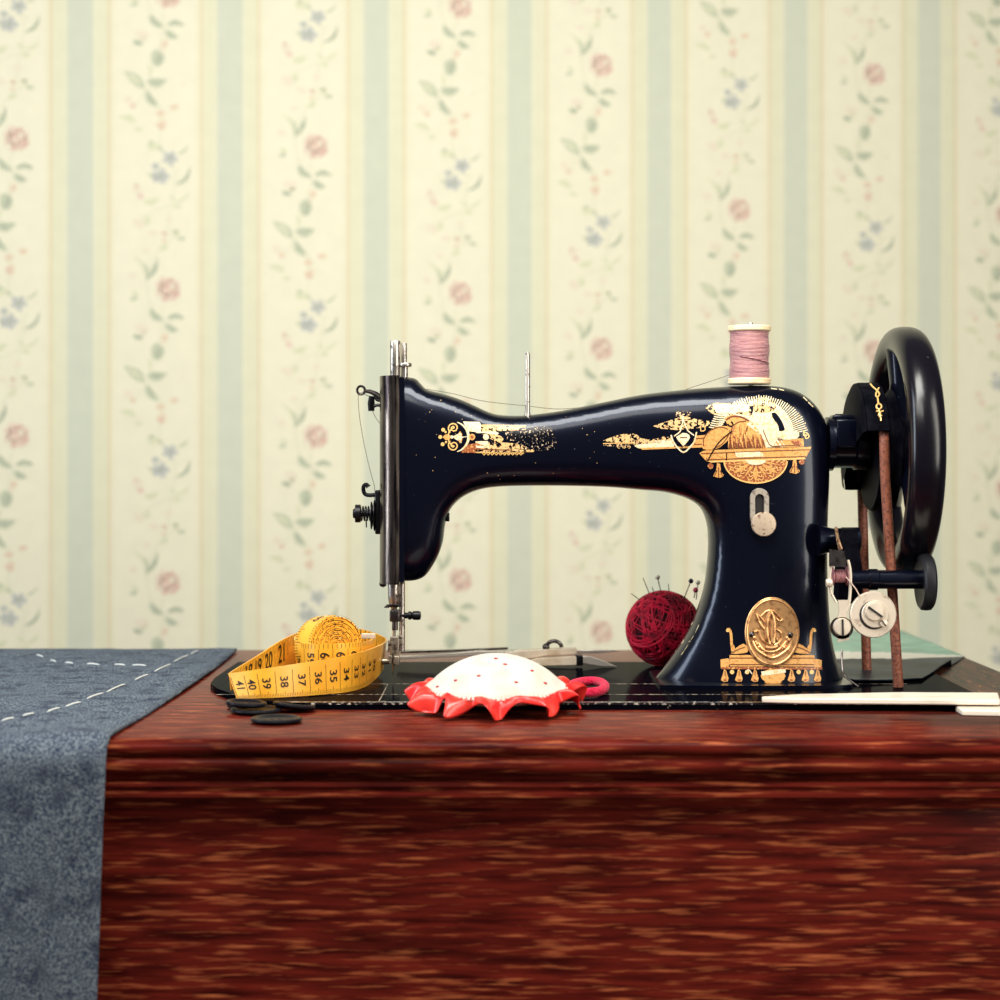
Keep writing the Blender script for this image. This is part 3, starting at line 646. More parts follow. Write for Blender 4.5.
# --- face end: take-up lever, thread hook, tension
m = MB(); rg = [P(361+3.9*math.cos(t), 390.2+4.1*math.sin(t)) for t in [2*PI*k/20 for k in range(20)]]; m.tube(rg, 1.35*K, 8, closed=True)
m.tube([P(364.5, 391), P(370, 391.5), P(376, 394), P(381, 398)], [1.6*K, 2.2*K, 2.6*K, 2.6*K], 10); m.build('take_up_lever', dark_steel, mach)
m = MB(); m.tube([P(371, 396), P(370.2, 403), P(370.4, 411)], [2*K, 2.6*K, 2.2*K], 10); m.tube([P(373.2, 396), P(373.6, 404), P(373.2, 411)], [1*K, 1.3*K, 1.2*K], 8); m.tube([P(374, 396), P(377, 400), P(381, 401)], 1.6*K); m.tube([P(374, 406), P(378, 405), P(381, 406)], 1.6*K); m.build('thread_guide', black_metal, mach)
m = MB(); m.tube(catmull([P(368.5, 487), P(366.5, 484.6), P(363.8, 486), P(363.4, 490), P(365, 494), P(369, 495.2), P(374, 495), P(381, 494.5)], 4), [2.6*K, 2.8*K]+[2.1*K]*27, 10); m.build('thread_hook', black_metal, mach)
m = MB(); ax = 513.5
m.lathe(P(353, ax), (1, 0, 0), [(4*K, 0), (5*K, 1*K), (5*K, 2*K), (9*K, 2.4*K), (9*K, 7.4*K), (8*K, 8*K), (3*K, 8.4*K), (3*K, 28*K)], 28); m.build('tension_nut', black_metal, mach)
m = MB(); m.tube([P(361+11*k/60, ax+7*math.sin(k*.42), 7*K*math.cos(k*.42)) for k in range(61)], .85*K, 6); m.tube([P(366, ax+6), P(366.5, ax+14)], .7*K, 6); m.build('tension_spring', black_metal, mach)
for x, r in ((372, 14), (375, 15.5)):
    MB().lathe(P(x, ax+2), (1, 0, 0), [(2*K, .2*K), (r*.7*K, 0), (r*K, -1*K), (r*K, -.2*K), (r*.7*K, 1*K), (2*K, 1.4*K)], 30).build('tension_disc', black_metal, mach)
MB().box(P(378, 512), (5*K, 16*K, 44*K), bev=.001).build('tension_bracket', black_metal, mach)
m = MB(); m.cyl(P(445, 517), P(449.5, 517), 4.5*K, b=.0006); m.build('bar_screw', black_metal, mach)
m = MB(); m.lathe(P(383, 584), (0, 0, -1), [(3.6*K, -2*K), (3.8*K, 0), (3.2*K, 2*K), (.2*K, 3.4*K)], 18); m.build('face_plate_screw', black_metal, mach)
# --- spool pins
m = MB(); m.lathe(P(527.5, 415.5), (0, 0, 1), [(3.6*K, -1*K), (3.2*K, 1.5*K), (2.5*K, 4*K), (2.5*K, 61*K), (1.8*K, 63*K)], 16); m.build('spool_pin', steel, mach)
m = MB(); m.cyl(P(750.5, 388), P(750.5, 322.5), 2.4*K, n=16, b=.0004); m.build('spool_pin', steel, mach)
# --- stitch plate with knob, badge
def slab(outer, inner, off, th, mats, name, parent, m0=0):
    m = MB(); n = len(outer)
    if inner is None:
        res = None
        c = np.mean(np.array(outer), 0); R_ = [1, .97, .9, .7, .5, .3, .12]; O_ = [off+th*.6, off+th, off+th, off+th*.9, off+th*.9, off+th*.9, off+th*.9]
        vs = [bp(p[0], p[1], off-.002) for p in outer]
        for r, o in zip(R_, O_): vs += [bp(c[0]+(p[0]-c[0])*r, c[1]+(p[1]-c[1])*r, o) for p in outer]
        fs = [[j*n+i, j*n+(i+1) % n, (j+1)*n+(i+1) % n, (j+1)*n+i] for j in range(len(R_)) for i in range(n)]
        fs.append([len(R_)*n+i for i in range(n)])
        m.add(vs, fs, m0)
    else:
        rings = [(outer, off-.002), (outer, off+th*.7), ([(o[0]*.93+i[0]*.07, o[1]*.93+i[1]*.07) for o, i in zip(outer, inner)], off+th), ([(o[0]*.07+i[0]*.93, o[1]*.07+i[1]*.93) for o, i in zip(outer, inner)], off+th), (inner, off+th*.7), (inner, off-.002)]
        vs = [bp(p[0], p[1], o) for r, o in rings for p in r]
        fs = [[j*n+i, j*n+(i+1) % n, (j+1)*n+(i+1) % n, (j+1)*n+i] for j in range(5) for i in range(n)]
        m.add(vs, fs, m0)
    return m
def capsule(cx, y0, y1, r, n=12):
    return [(cx+r*math.cos(PI+PI*k/n), y0+r*math.sin(PI+PI*k/n)) for k in range(n+1)]+[(cx+r*math.cos(PI*k/n), y1+r*math.sin(PI*k/n)) for k in range(n+1)]
slab(capsule(759.3, 497.5, 518, 9.4), capsule(759.3, 498.5, 518, 4.4), .0012, .0016, None, '', None).build('stitch_plate', add_noise(mat('stitch_plate_steel', (190, 180, 166), .38, .45), 260, (120, 100, 90), .52, .68, 5), mach)
s_ = MB(); s_.v = [bp(p[0], p[1], .0008) for p in capsule(759.3, 498.5, 518, 4.8)]; s_.f = [list(range(len(s_.v)))[::-1]]; s_.m = [0]; s_.build('stitch_slot', groove, mach, recalc=False)
p, nn = hit(763, 524); nn = (nn*.4+Vector((0, -.6, 0))).normalized()
MB().lathe(p-nn*.001, nn, [(8*K, 0), (8*K, .003), (12*K, .0032), (12.1*K, .0062), (11.3*K, .0072), (6*K, .0077), (0, .0078)], 40).build('stitch_knob', add_noise(mat('spotted_nickel', (206, 184, 160), .38, .4), 300, (110, 70, 52), .55, .66, 5), mach)
ov = [(772+27.3*math.cos(2*PI*k/56), 632+35*math.sin(2*PI*k/56)) for k in range(56)]
bad = slab(ov, None, .0002, .0016, None, '', None)
badge = bad.build('maker_badge', brass, mach, ang=30)
ORG[badge.name] = ORG[mach.name]
rel = MB()
def rtube(pts, r, off=.0021, n=5): rel.tube([bp(x, y, off) for x, y in resample(catmull(pts, n), 1.5)], r*K, 8)
rel.tube([bp(772+25.2*math.cos(2*PI*k/60), 632+32.6*math.sin(2*PI*k/60), .0018) for k in range(60)], .9*K, 8, closed=True)
rtube([(770, 611), (767, 618), (766, 628), (767, 638), (769, 644)], 2.2); rtube([(770, 611), (773, 617), (774, 628), (773, 643)], 1.8); rtube([(771, 621), (771, 642)], 1.4)
rtube([(756, 613.5), (759, 622), (764, 629)], 1.3); rtube([(757, 614), (763, 620), (765, 626)], 1); rtube([(760, 617), (766, 611), (773, 611), (779, 617), (782, 620)], 1); rtube([(776, 618), (779, 621), (782, 619.5)], 1.2)
rtube([(775, 629), (780, 632), (781, 638), (778, 643), (774, 645)], 1.2); rtube([(776, 638), (779, 645)], 1)
rtube([(754, 632), (758, 631), (760, 637), (764, 642), (770, 644)], 1.3); rtube([(752, 641), (756, 649), (764, 655), (772, 658), (781, 654), (788, 648), (791, 641)], 1.7)
rtube([(758, 643), (763, 650), (771, 652), (779, 649), (786, 641)], 1.4); rtube([(765, 647), (772, 648), (777, 646)], 2)
for k in range(16):
    a = .25+2.65*k/15; rel.sphere(bp(772+random.uniform(15, 19)*math.cos(a), 632+random.uniform(19, 25)*math.sin(a), .0018), random.uniform(1.4, 2.4)*K, 10)
rel.build('badge_relief', brass, badge)
for x, y in ((751.5, 634.5), (790, 635)):
    p = bp(x, y, .0014); MB().sphere(p, 3*K, 16, sc=(1, .8, 1)).build('badge_screw', dark_steel, badge)
# --- hub, belt guard, handwheel
cz = P(0, 444).z
m = MB(); m.lathe((P(826, 0).x, MY, cz), (1, 0, 0), [(27*K, 0), (27*K, 6*K), (24*K, 7*K), (24*K, 26*K), (26*K, 28*K), (26*K, 40*K), (14*K, 42*K), (14*K, 110*K)], 40)
m.box((P(842, 0).x, MY-.018, P(0, 434).z), (20*K, 10*K, 28*K), bev=.0015); m.box((P(842, 0).x, MY, P(0, 420).z), (22*K, 22*K, 10*K), bev=.0015); m.cyl(P(839, 417), P(839, 414), 4*K); m.build('hub', enamel, mach)
gz = P(0, 452).z; gx0, gx1 = .2625, .2828; GRD = .052
angs = [math.radians(a) for a in np.linspace(17, 214, 40)]
m = MB(); rim_ = []
for a in angs:
    y = MY-GRD*math.cos(a); z = gz+GRD*math.sin(a); yi = MY-(GRD-.003)*math.cos(a); zi = gz+(GRD-.003)*math.sin(a)
    rim_.append([(gx0+.004, MY-(GRD-.0005)*math.cos(a), gz+(GRD-.0005)*math.sin(a)), (gx0+.006, y, z), (gx1-.001, y, z), (gx1, MY-(GRD-.001)*math.cos(a), gz+(GRD-.001)*math.sin(a)), (gx1, yi, zi), (gx0+.004, yi, zi)])
vs = [x for r in rim_ for x in r]; fs = [[i*6+k, i*6+(k+1) % 6, (i+1)*6+(k+1) % 6, (i+1)*6+k] for i in range(39) for k in range(6)]+[[0, 1, 2, 3, 4, 5], [39*6+k for k in range(6)][::-1]]
m.add(vs, fs)
ctr = (gx0, MY, gz); sv = [(gx0, MY, gz)]+[(gx0+.0035, MY-(GRD-.0006)*math.cos(a), gz+(GRD-.0006)*math.sin(a)) for a in angs]+[(gx0+.001, MY-(GRD-.006)*math.cos(a), gz+(GRD-.006)*math.sin(a)) for a in angs]
n_ = 40; m.add(sv, [[1+i, 2+i, 1+n_+i+1, 1+n_+i] for i in range(39)]+[[0, 1+n_+i, 1+n_+i+1] for i in range(39)])
gd = m.build('belt_guard', enamel_matte, mach, ang=40); ORG[gd.name] = ORG[mach.name]
# key shaped transfer on the guard's front
k_ = MB()
def gp(px, py):
    # point on the drum of the guard seen at this pixel
    d = (W(px, py, 1)-EYE); R_ = GRD+.0003
    a = d.y*d.y+d.z*d.z; b_ = 2*((-MY)*d.y+(EYE.z-gz)*d.z); c_ = MY*MY+(EYE.z-gz)**2-R_*R_; t = (-b_-math.sqrt(max(0, b_*b_-4*a*c_)))/(2*a)
    return EYE+d*t
for pts in ([(870.5, 384), (873, 387), (877, 390.5), (879.5, 394), (878, 397), (876, 396), (876.5, 392.5), (879, 388)], [(877.6, 397), (878.6, 404)], [(878.6, 409), (880.5, 416), (881, 421)]):
    k_.tube([gp(*p) for p in resample(catmull(pts, 4), 1)], .9*K, 6)
k_.tube([gp(879+2.6*math.cos(t), 406.5+2.6*math.sin(t)) for t in [2*PI*i/14 for i in range(14)]], .9*K, 6, closed=True); k_.tube([gp(876, 411), gp(880, 412), gp(883.5, 411)], 1*K, 6); k_.tube([gp(879, 414), gp(881, 417)], 1.8*K, 6)
k_.build('gold_key_transfer', gold_line, gd)
wz = P(0, 451).z; WX = .3022; WR = 124*K
m = MB(); rp = [(0, 0)]
ring = []
for k in range(28):
    a = 2*PI*k/28; ring.append((WR-.011+.011*math.copysign(abs(math.cos(a))**.8, math.cos(a)), .0130*math.copysign(abs(math.sin(a))**.8, math.sin(a))))
n_ = 96; vs = []
for (r, h) in ring:
    for k in range(n_):
        t = 2*PI*k/n_; vs.append((WX+h, MY+r*math.cos(t), wz+r*math.sin(t)))
m.add(vs, [[i*n_+k, i*n_+(k+1) % n_, ((i+1) % 28)*n_+(k+1) % n_, ((i+1) % 28)*n_+k] for i in range(28) for k in range(n_)])
wheel = m.build('handwheel', add_noise(mat('handwheel_enamel', (.004, .003, .006, 1), .22, 0, .36), 300, (.1, .095, .1, 1), .74, .77, 3), mach); ORG[wheel.name] = ORG[mach.name]
m = MB(); m.lathe((WX-.0195, MY, wz), (1, 0, 0), [(.044, -.006), (.046, -.002), (.0405, .002), (.0405, .0055), (.046, .0095), (.03, .013), (.026, .020), (.012, .03), (0, .03)], 64); m.build('belt_pulley', enamel_matte, wheel)
for k in range(3):
    a = PI/2+k*2*PI/3; d = Vector((0, math.cos(a), math.sin(a))); c0 = Vector((WX, MY, wz))
    MB().tube([c0+d*.02, c0+d*.05, c0+d*.076], [.012, .010, .013], 16).build('spoke', enamel, wheel)
# --- bobbin winder
m = MB(); m.lathe(P(818, 540, -.03), (1, 0, 0), [(16*K, 0), (13*K, 8*K), (11.5*K, 14*K), (11.5*K, 22*K), (12.5*K, 23*K), (12.5*K, 40*K), (10*K, 41*K)], 32); m.build('winder_boss', enamel, mach)
m = MB(); pr = [(842, 529), (857, 529), (858.5, 545), (862, 570), (862, 600), (845, 605), (838, 600), (840, 560)]
m.prism([(P(x, y, -.05).x, P(x, y, -.05).z) for x, y in pr][::-1], MY-.052, MY-.030).build('winder_bracket', enamel_matte, mach)
m = MB(); m.lathe(P(850, 579.5, -.058), (1, 0, 0), [(8*K, 0), (9*K, 1*K), (9*K, 17*K), (10.2*K, 18*K), (10.2*K, 26*K), (9*K, 27*K), (9*K, 70*K), (5*K, 71*K), (5*K, 78*K)], 32); m.build('winder_shaft', enamel, mach)
m = MB(); rr = 28.5*K*.96; m.lathe(P(923.5, 582, -.058), (1, 0, 0), [(6*K, -2*K), (rr*.6, -2*K), (rr*.9, -4*K), (rr*.985, -2*K), (rr, 2*K), (rr*.985, 6*K), (rr*.9, 8*K), (rr*.6, 6*K), (6*K, 7*K), (0, 7*K)], 48); m.build('winder_pulley', mat('black_rubber', (.010, .010, .013, 1), .45, 0, .25), mach)
YB = -.075
m = MB(); m.prism([(P(x, y, YB).x, P(x, y, YB).z) for x, y in [(829, 549), (845, 551), (845.5, 567), (829, 566)]][::-1], MY+YB-.002, MY+YB).build('winder_latch', dark_steel, mach)
m = MB()
for pts, r in (([(831, 565), (829.8, 580), (831, 592), (836, 602)], 1.3), ([(848, 560), (850.5, 574), (849.5, 600), (846, 612)], 1.5)):
    m.tube([P(x, y, YB) for x, y in resample(catmull(pts, 4), 2)], r*K, 8)
m.cyl(P(826, 583, YB), P(832, 583, YB), 4*K, b=.0005)
m.prism([(P(x, y, YB).x, P(x, y, YB).z) for x, y in [(838, 600), (848, 600), (846, 612), (848, 622), (849, 640), (838, 642), (836, 622), (839, 612)]][::-1], MY+YB-.001, MY+YB+.001); m.build('winder_frame', nickel, mach)
m = MB(); m.lathe(P(832.5, 576, YB+.006), (1, 0, 0), [(9*K, 0), (9*K, .6*K), (5*K, 1*K), (6*K, 2*K), (6.4*K, 7*K), (6*K, 12*K), (5*K, 13*K), (9*K, 13.4*K), (9*K, 14*K)], 28); m.build('bobbin', add_noise(mat('bobbin_thread', (176, 118, 120), .6), 300, (110, 60, 72), .45, .6, 2, (8, 1, 1)), mach)
m = MB(); m.tube([P(x, y, YB-.002) for x, y in catmull([(846, 577), (852, 584), (857, 591), (860, 597)], 4)], .6*K, 6); m.build('bobbin_thread_end', mat('pale_pink_thread', (214, 186, 170), .7), mach)
def screw(px, py, r, dy, ang, th=.0025, name='slotted_screw', mt=None):
    c = P(px, py, dy); f_ = (MY+dy)/F
    o = MB().lathe(c+Vector((0, .001, 0)), (0, -1, 0), [(r*f_, 0), (r*f_, th*.7), (r*.88*f_, th+.001), (0, th+.0014)], 32)
    o = o.build(name, mt or nickel, mach); ORG[o.name] = ORG[mach.name]
    R_ = Matrix.Rotation(ang, 3, 'Y')
    MB().box(c-Vector((0, th+.0004, 0)), (r*1.8*f_, .0012, r*.2*f_), rot=R_).build('screw_slot', groove, o)
screw(842, 627, 9, YB-.002, PI/2-.03)
MB().lathe(P(842, 628, YB), (0, -1, 0), [(10.5*K, -.004), (10.5*K, .001)], 32).build('screw_washer', dark_steel, mach)
c = P(873, 614.5, YB); f_ = (MY+YB)/F
MB().lathe(c, (0, -1, 0), [(22*f_, -.003), (23.2*f_, -.002), (23.2*f_, .001), (22.4*f_, .0018), (10*f_, .0018), (0, .0018)], 56).build('winder_cam', nickel, mach)
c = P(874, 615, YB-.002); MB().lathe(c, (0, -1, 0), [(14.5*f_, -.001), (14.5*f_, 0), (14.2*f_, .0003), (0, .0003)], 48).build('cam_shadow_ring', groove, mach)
c = P(875, 614, YB-.0022); MB().lathe(c, (0, -1, 0), [(13.6*f_, -.001), (13.6*f_, .001), (13*f_, .0016), (0, .0016)], 48).build('cam_plate', nickel, mach)
screw(874.5, 611.5, 9.6, YB-.004, .62); screw(883.5, 623, 4, YB-.004, .9, .0015)
m = MB(); m.tube([P(838, 540, YB), P(841, 549, YB)], 1.8*K, 8); m.tube([P(836, 528, YB+.02), P(838, 540, YB), P(840, 550, YB)], 1.6*K, 8); m.build('winder_spring', add_noise(mat('tan_spring_steel', (176, 142, 110), .4, .6), 200, (110, 80, 60), .5, .6), mach)
# foot loop at the right of the base
m = MB(); m.tube(catmull([P(842, 650, -.02), P(843, 672, -.03), P(852, 682, -.035), P(866, 691, -.04)], 5), 1*K, 8); m.build('base_wire', dark_steel, mach)

# ------------------------------------------------------------------ drive belt
leather = add_noise(mat('brown_leather', (146, 84, 60), .55), 500, (92, 46, 34), .42, .64, 5, bump=.4)
BR = .0452; bx = .2792
p0 = Vector((.2893, MY-BR, BZ+.0004)); p3 = Vector((.2838, MY+BR, BZ+.0004))
path = [p0, Vector((bx+.0006, MY-BR, wz-.02))]
for a in np.linspace(0, 180, 24): path.append(Vector((bx, MY-BR*math.cos(math.radians(a)), wz+BR*math.sin(math.radians(a)))))
path += [Vector((bx+.001, MY+BR, wz-.03)), p3]
path = resample([tuple(x) for x in path], .004)
mm = MB().tube(path, .0037, 12)
tag(mm.build('drive_belt', leather, loc=(bx, MY, BZ)), 'round brown leather drive belt running down from the handwheel', 'belt')

# ------------------------------------------------------------------ thread spool on the arm
sp = thing('thread_spool', P(749.5, 386), 'spool of dusty pink thread standing on top of the sewing machine', 'spool')
cream = add_noise(mat('cream_wooden_spool', (236, 214, 176), .45), 60, (214, 186, 140), .5, .7)
pink = add_noise(mat('pink_thread', (196, 146, 146), .4, 0, .5, sheen=.2), 180, (150, 100, 112), .48, .66, 4, (.4, .4, 9))
sc0 = P(749.3, 384.5); KK = K
def fl_(h0, h1, nm): MB().lathe(sc0, (0, 0, 1), [(6*K, h0), (20.6*K, h0), (21.4*K, h0+.0008), (21.4*K, h1-.0008), (20.6*K, h1), (6*K, h1)], 56).build(nm, cream, sp)
fl_(0, 6*K, 'spool_flange'); fl_(53*K, 58.5*K, 'spool_flange')
pr = [(8*K, 5.5*K)]
for k in range(181):
    h = 5.8*K+47.4*K*k/180; pr.append(((19.6+.35*math.sin(k*PI/2.5)+.5*math.sin(k*.07))*K, h))
pr.append((8*K, 53.3*K)); MB().lathe(sc0, (0, 0, 1), pr, 56).build('wound_thread', pink, sp)
MB().tube([sc0+Vector((19.9*K*math.sin(a), -19.9*K*math.cos(a), (25-4*a)*K)) for a in np.linspace(-.6, 1.2, 24)], .45*K, 6).build('loose_thread_turn', mat('dark_pink_thread', (126, 76, 84), .6), sp)
# thread from spool to needle end
thr = mat('grey_thread', (112, 100, 88), .7)
m = MB()
for pts in ([(729, 375, -.004), (710, 381.5, .0), (690, 388, .006), (671, 395, .018), (640, 400, .03)], [(640, 400, .03), (600, 405, .02), (560, 409, .01), (528, 406, -.001), (500, 403.2, -.002), (478, 400, -.003), (452, 393.5, .004), (426, 389, .01), (404, 384, .012), (377, 397, .006), (361, 392.5, 0)],
            [(358.8, 392, 0), (358.2, 400, 0), (360, 420, 0), (364.5, 446, 0), (370, 470, 0), (374.5, 487, 0), (374.5, 500, 0)], [(372.5, 411, 0), (376, 418, 0), (381, 425, 0)]):
    m.tube([P(*p) for p in catmull(pts, 5)], .00024, 6)
tag(m.build('sewing_thread', thr, loc=P(528, 406)), 'thin grey thread strung from the pink spool along the arm to the needle end', 'thread')

# ------------------------------------------------------------------ yarn ball with pins
YC = W(663.5, 625.5, 1.53); RB = .0304; YC.z = BZ+RB*.985
yarn = thing('yarn_ball', (YC.x, YC.y, BZ), 'ball of dark crimson yarn with pins stuck in, beside the machine pillar', 'yarn')
ydark = add_noise(mat('crimson_yarn_core', (84, 4, 22), .8, 0, .2), 200, (30, 3, 10), .45, .6); yred = add_noise(mat('crimson_yarn', (204, 16, 56), .6, 0, .3), 120, (120, 6, 32), .45, .62)
MB().sphere(YC, RB*.965, 40).build('yarn_core', ydark, yarn)
m = MB(); R = random.Random(11)
bund = [((-.62, -.62, .48), 26, .16), ((-.5, -.7, .2), 16, .22), ((.86, -.42, .28), 26, .14), ((.9, -.2, -.1), 14, .3), ((.3, -.2, .93), 10, .3), ((.5, .6, .6), 16, .5), ((-.1, .95, .2), 14, .5), ((.66, -.55, -.5), 9, .2)]
for ax_, cnt, spd in bund:
    for i in range(cnt):
        a = Vector(ax_).normalized()+Vector((R.uniform(-spd, spd), R.uniform(-spd, spd), R.uniform(-spd, spd)))*.5; a.normalize()
        off = R.uniform(-.8, .8); r = math.sqrt(1-off*off); u = a.orthogonal().normalized(); v = a.cross(u); hgt = RB*R.uniform(.972, .995)
        st = R.uniform(0, 6.28); ln = R.uniform(2.6, 5.2); N = 30
        m.tube([YC+(a*off+(u*math.cos(st+ln*k/N)+v*math.sin(st+ln*k/N))*r)*hgt for k in range(N+1)], RB*R.uniform(.014, .024), 6)
m.build('yarn_strands', yred, yarn)
def ball_pin(hx, hy, bx_, by_, dy, hm, hr, label, dark=False):
    a = W(hx, hy, YC.y+dy); b = W(bx_, by_, YC.y+dy); d = (b-a).normalized()
    if hm is None:
        o = MB().tube([a, b+d*.006], [.00028, .0004], 8).build('sewing_needle', dark_steel, loc=b)
        return tag(o, label, 'needle')
    t = thing('dressmaking_pin', b, label, 'pin')
    MB().tube([a, b+d*.006], .0004, 8).build('pin_shaft', dark_steel, t); MB().sphere(a, hr, 18).build('pin_head', hm, t)
white_bead = mat('white_glass_bead', (226, 222, 196), .25); navy_bead = mat('navy_glass_bead', (18, 24, 44), .2)
ball_pin(631, 593.5, 642, 601.5, -.004, None, 0, 'fine steel needle sticking out leftward from red yarn ball, lowest on its left')
ball_pin(643, 578, 649, 593, -.004, None, 0, 'long thin steel needle slanting up from the red yarn ball, left of the cream bead')
ball_pin(652.2, 587, 654, 593, -.006, None, 0, 'short headless needle barely showing between slanting needle and cream bead pin')
ball_pin(657.5, 577, 660.5, 590, -.004, white_bead, .0021, 'pin with cream bead head standing in top of red yarn ball')
ball_pin(668.3, 584, 669, 590, -.002, None, 0, 'short headless needle in yarn ball top, right of cream bead pin')
ball_pin(691, 581, 687, 591, -.002, navy_bead, .0020, 'pin with dark navy bead head in the red yarn ball')
ball_pin(698, 582.5, 697, 592, .002, white_bead, .0019, 'pin with small white bead head, nearest the machine pillar')
m_ = MB().sphere(W(695.5, 590, YC.y-.002), .0022, 14); t = thing('dressmaking_pin', W(695.5, 590, YC.y), 'pin with pink bead head sunk into red yarn beside the pillar', 'pin')
m_.build('pin_head', mat('pink_bead', (190, 70, 96), .35), t); MB().tube([W(695.5, 590, YC.y-.002), W(694, 598, YC.y-.002)], .0004, 8).build('pin_shaft', dark_steel, t)

# ------------------------------------------------------------------ ruffled pincushion
PC = Vector((-.0027, 1.283, BZ+.0002)); pin_ = thing('pincushion', PC, 'white dotted pincushion with red satin ruffle on front edge of the machine bed', 'pincushion')
cot = add_noise(mat('white_cotton', (214, 205, 194), .8, 0, .2), 60, (198, 187, 174), .45, .7); reddot = mat('red_dot', (176, 40, 44), .7)
RD = .0472
def dome(r):  # height over the bed for a normalised radius
    return .0105+.0236*(1-r**2.05)**.82 if r < 1 else .0105
m = MB(); prof = [(0, .0035), (.022, .0036), (.036, .0050), (.043, .0078)]+[(RD*math.sin(t), dome(math.sin(t))) for t in np.linspace(PI/2, 0, 22)]
m.lathe(PC, (0, 0, 1), prof, 72)
def dome_pt(px, py, off=.0003):
    # march along the sight line to the dome
    d = (W(px, py, 1)-EYE); t = 1.2
    while t < 1.4:
        q = EYE+d*t; r = math.hypot(q.x-PC.x, q.y-PC.y)/RD
        if r < 1 and q.z < PC.z+dome(r): return q
        t += .0003
    return None
for x, y in ((456, 677), (479, 672), (505, 661.5), (516, 678), (531.5, 668), (496, 656.5), (545, 680), (438, 684)):
    q = dome_pt(x, y)
    if q: m.sphere(q, .0016, 10, 1, (1, .8, .5))
co = m.build('cushion', [cot, reddot], pin_, ang=60)
gath = MB(); R = random.Random(5)
for k in range(90):
    a = 2*PI*k/90; d = Vector((math.cos(a), math.sin(a), 0)); o_ = R.uniform(.5, 1)
    gath.tube([PC+d*RD*.90+Vector((0, 0, dome(.90)-.0006)), PC+d*RD*.97+Vector((0, 0, dome(.97)+.0002*o_)), PC+d*RD*1.015+Vector((0, 0, .0105+.0004*o_))], [.0003, .0010, .0013], 6)
gath.build('gathered_edge', cot, pin_)
sat = add_noise(mat('red_satin', (236, 62, 50), .26, 0, .5), 45, (222, 42, 40), .4, .6)
R = random.Random(21); NL = 11; phs = [R.uniform(-.25, .25) for _ in range(NL+1)]; amp = [R.uniform(.75, 1.2) for _ in range(NL+1)]
def ruffle(u, v):
    a = 2*PI*u; q = NL*u; i = int(q) % NL; f = q-int(q)
    A = amp[i]*(1-f)+amp[(i+1) % NL]*f
    wv = math.sin(2*PI*NL*u+.9*math.sin(3*a))
    wv2 = math.sin(4*PI*NL*u+1+2*math.sin(2*a))
    r = RD*(.955+.30*v-.05*v*v)+.0058*A*v*wv+.0021*v*wv2
    z = .0122-.0068*v**1.3+.0012*math.sin(PI*v)*2+.0054*A*v*math.sin(2*PI*NL*u+1.7+.9*math.sin(3*a))+.0016*v*math.sin(4*PI*NL*u+.4+2*math.sin(2*a))
    tw = .05*v*math.cos(2*PI*NL*u)
    return (PC.x+r*math.cos(a+tw), PC.y+r*math.sin(a+tw), PC.z+max(z, .0006))
m = MB().grid(ruffle, 416, 14, wrap=True); ru = m.build('ruffle', sat, pin_, ang=180, recalc=False)
sm = ru.modifiers.new('cloth_thickness', 'SOLIDIFY'); sm.thickness = .0005; sm.offset = 1
lp = W(587, 685, 1.335); fz_ = BZ+.0014
lpts = [(566, 689), (574, 684), (585, 681.5), (597, 681.5), (604.5, 685), (603, 689.5), (595, 692), (583, 692.5), (574, 691)]
m = MB(); path = [on_z(x, y, BZ+.0038) for x, y in lpts]; path = [Vector((q.x, q.y, q.z-.0629*(q.y-1.2895))) for q in path]; m.tube(catmull([tuple(p) for p in path], 6, True), .0034, 12, closed=True)
felt = add_noise(mat('raspberry_felt', (226, 44, 84), .95, 0, .1, sheen=.1), 700, (176, 22, 52), .4, .6, 4, bump=.6); m.build('hanging_loop', felt, pin_)
TILT = math.radians(3.6); piv = Vector((0, 1.2895, BZ)); pin_.matrix_world = Matrix.Translation(piv) @ Matrix.Rotation(TILT, 4, 'X') @ Matrix.Translation(PC-piv)

# ------------------------------------------------------------------ buttons
bmat = add_noise(ior(mat('black_button_horn', (.006, .006, .010, 1), .3), 1.15), 30, (.01, .01, .014, 1), .4, .6)
def button(px, py, z, r, tilt, label, rz=0):
    p = on_z(px, py, z); t = thing('coat_button', (p.x, p.y, z), label, 'button', 'loose black buttons on the table')
    m = MB(); pr = [(0, 0), (r*.75, 0), (r*.97, .0012), (r, .0022), (r*.97, .0032), (r*.9, .0036), (r*.78, .0033), (r*.68, .0022), (r*.3, .0019), (0, .0019)]
    m.lathe(p, (0, 0, 1), pr, 48); d = m.build('disc', bmat, t)
    h = MB()
    for k in range(4):
        a = PI/4+k*PI/2; h.lathe(p+Vector((r*.2*math.cos(a), r*.2*math.sin(a), .0018)), (0, 0, 1), [(r*.07, 0), (r*.07, .0003)], 12)
    h.build('thread_holes', groove, t)
    t.rotation_euler = (tilt[0], tilt[1], rz); return t
button(276.5, 722.5, TZ+.0002, .0168, (0, 0), 'black coat button lying flat, nearest to the table front edge', .3)
button(256, 713, TZ+.0002, .0172, (0, 0), 'black coat button directly behind the frontmost one, left under the tape', .8)
button(246, 706.3, TZ+.0045, .0138, (.02, .06), 'small black coat button overlapping the top of the back left pair, under tape corner', .2)
button(247, 708, TZ+.0002, .0138, (0, 0), 'black coat button at back left, bottom of its overlapping pair', 1.1)
button(294, 708.5, TZ+.0022, .0145, (-.02, .14), 'tilted black coat button at right of the group, below the tape', .5)

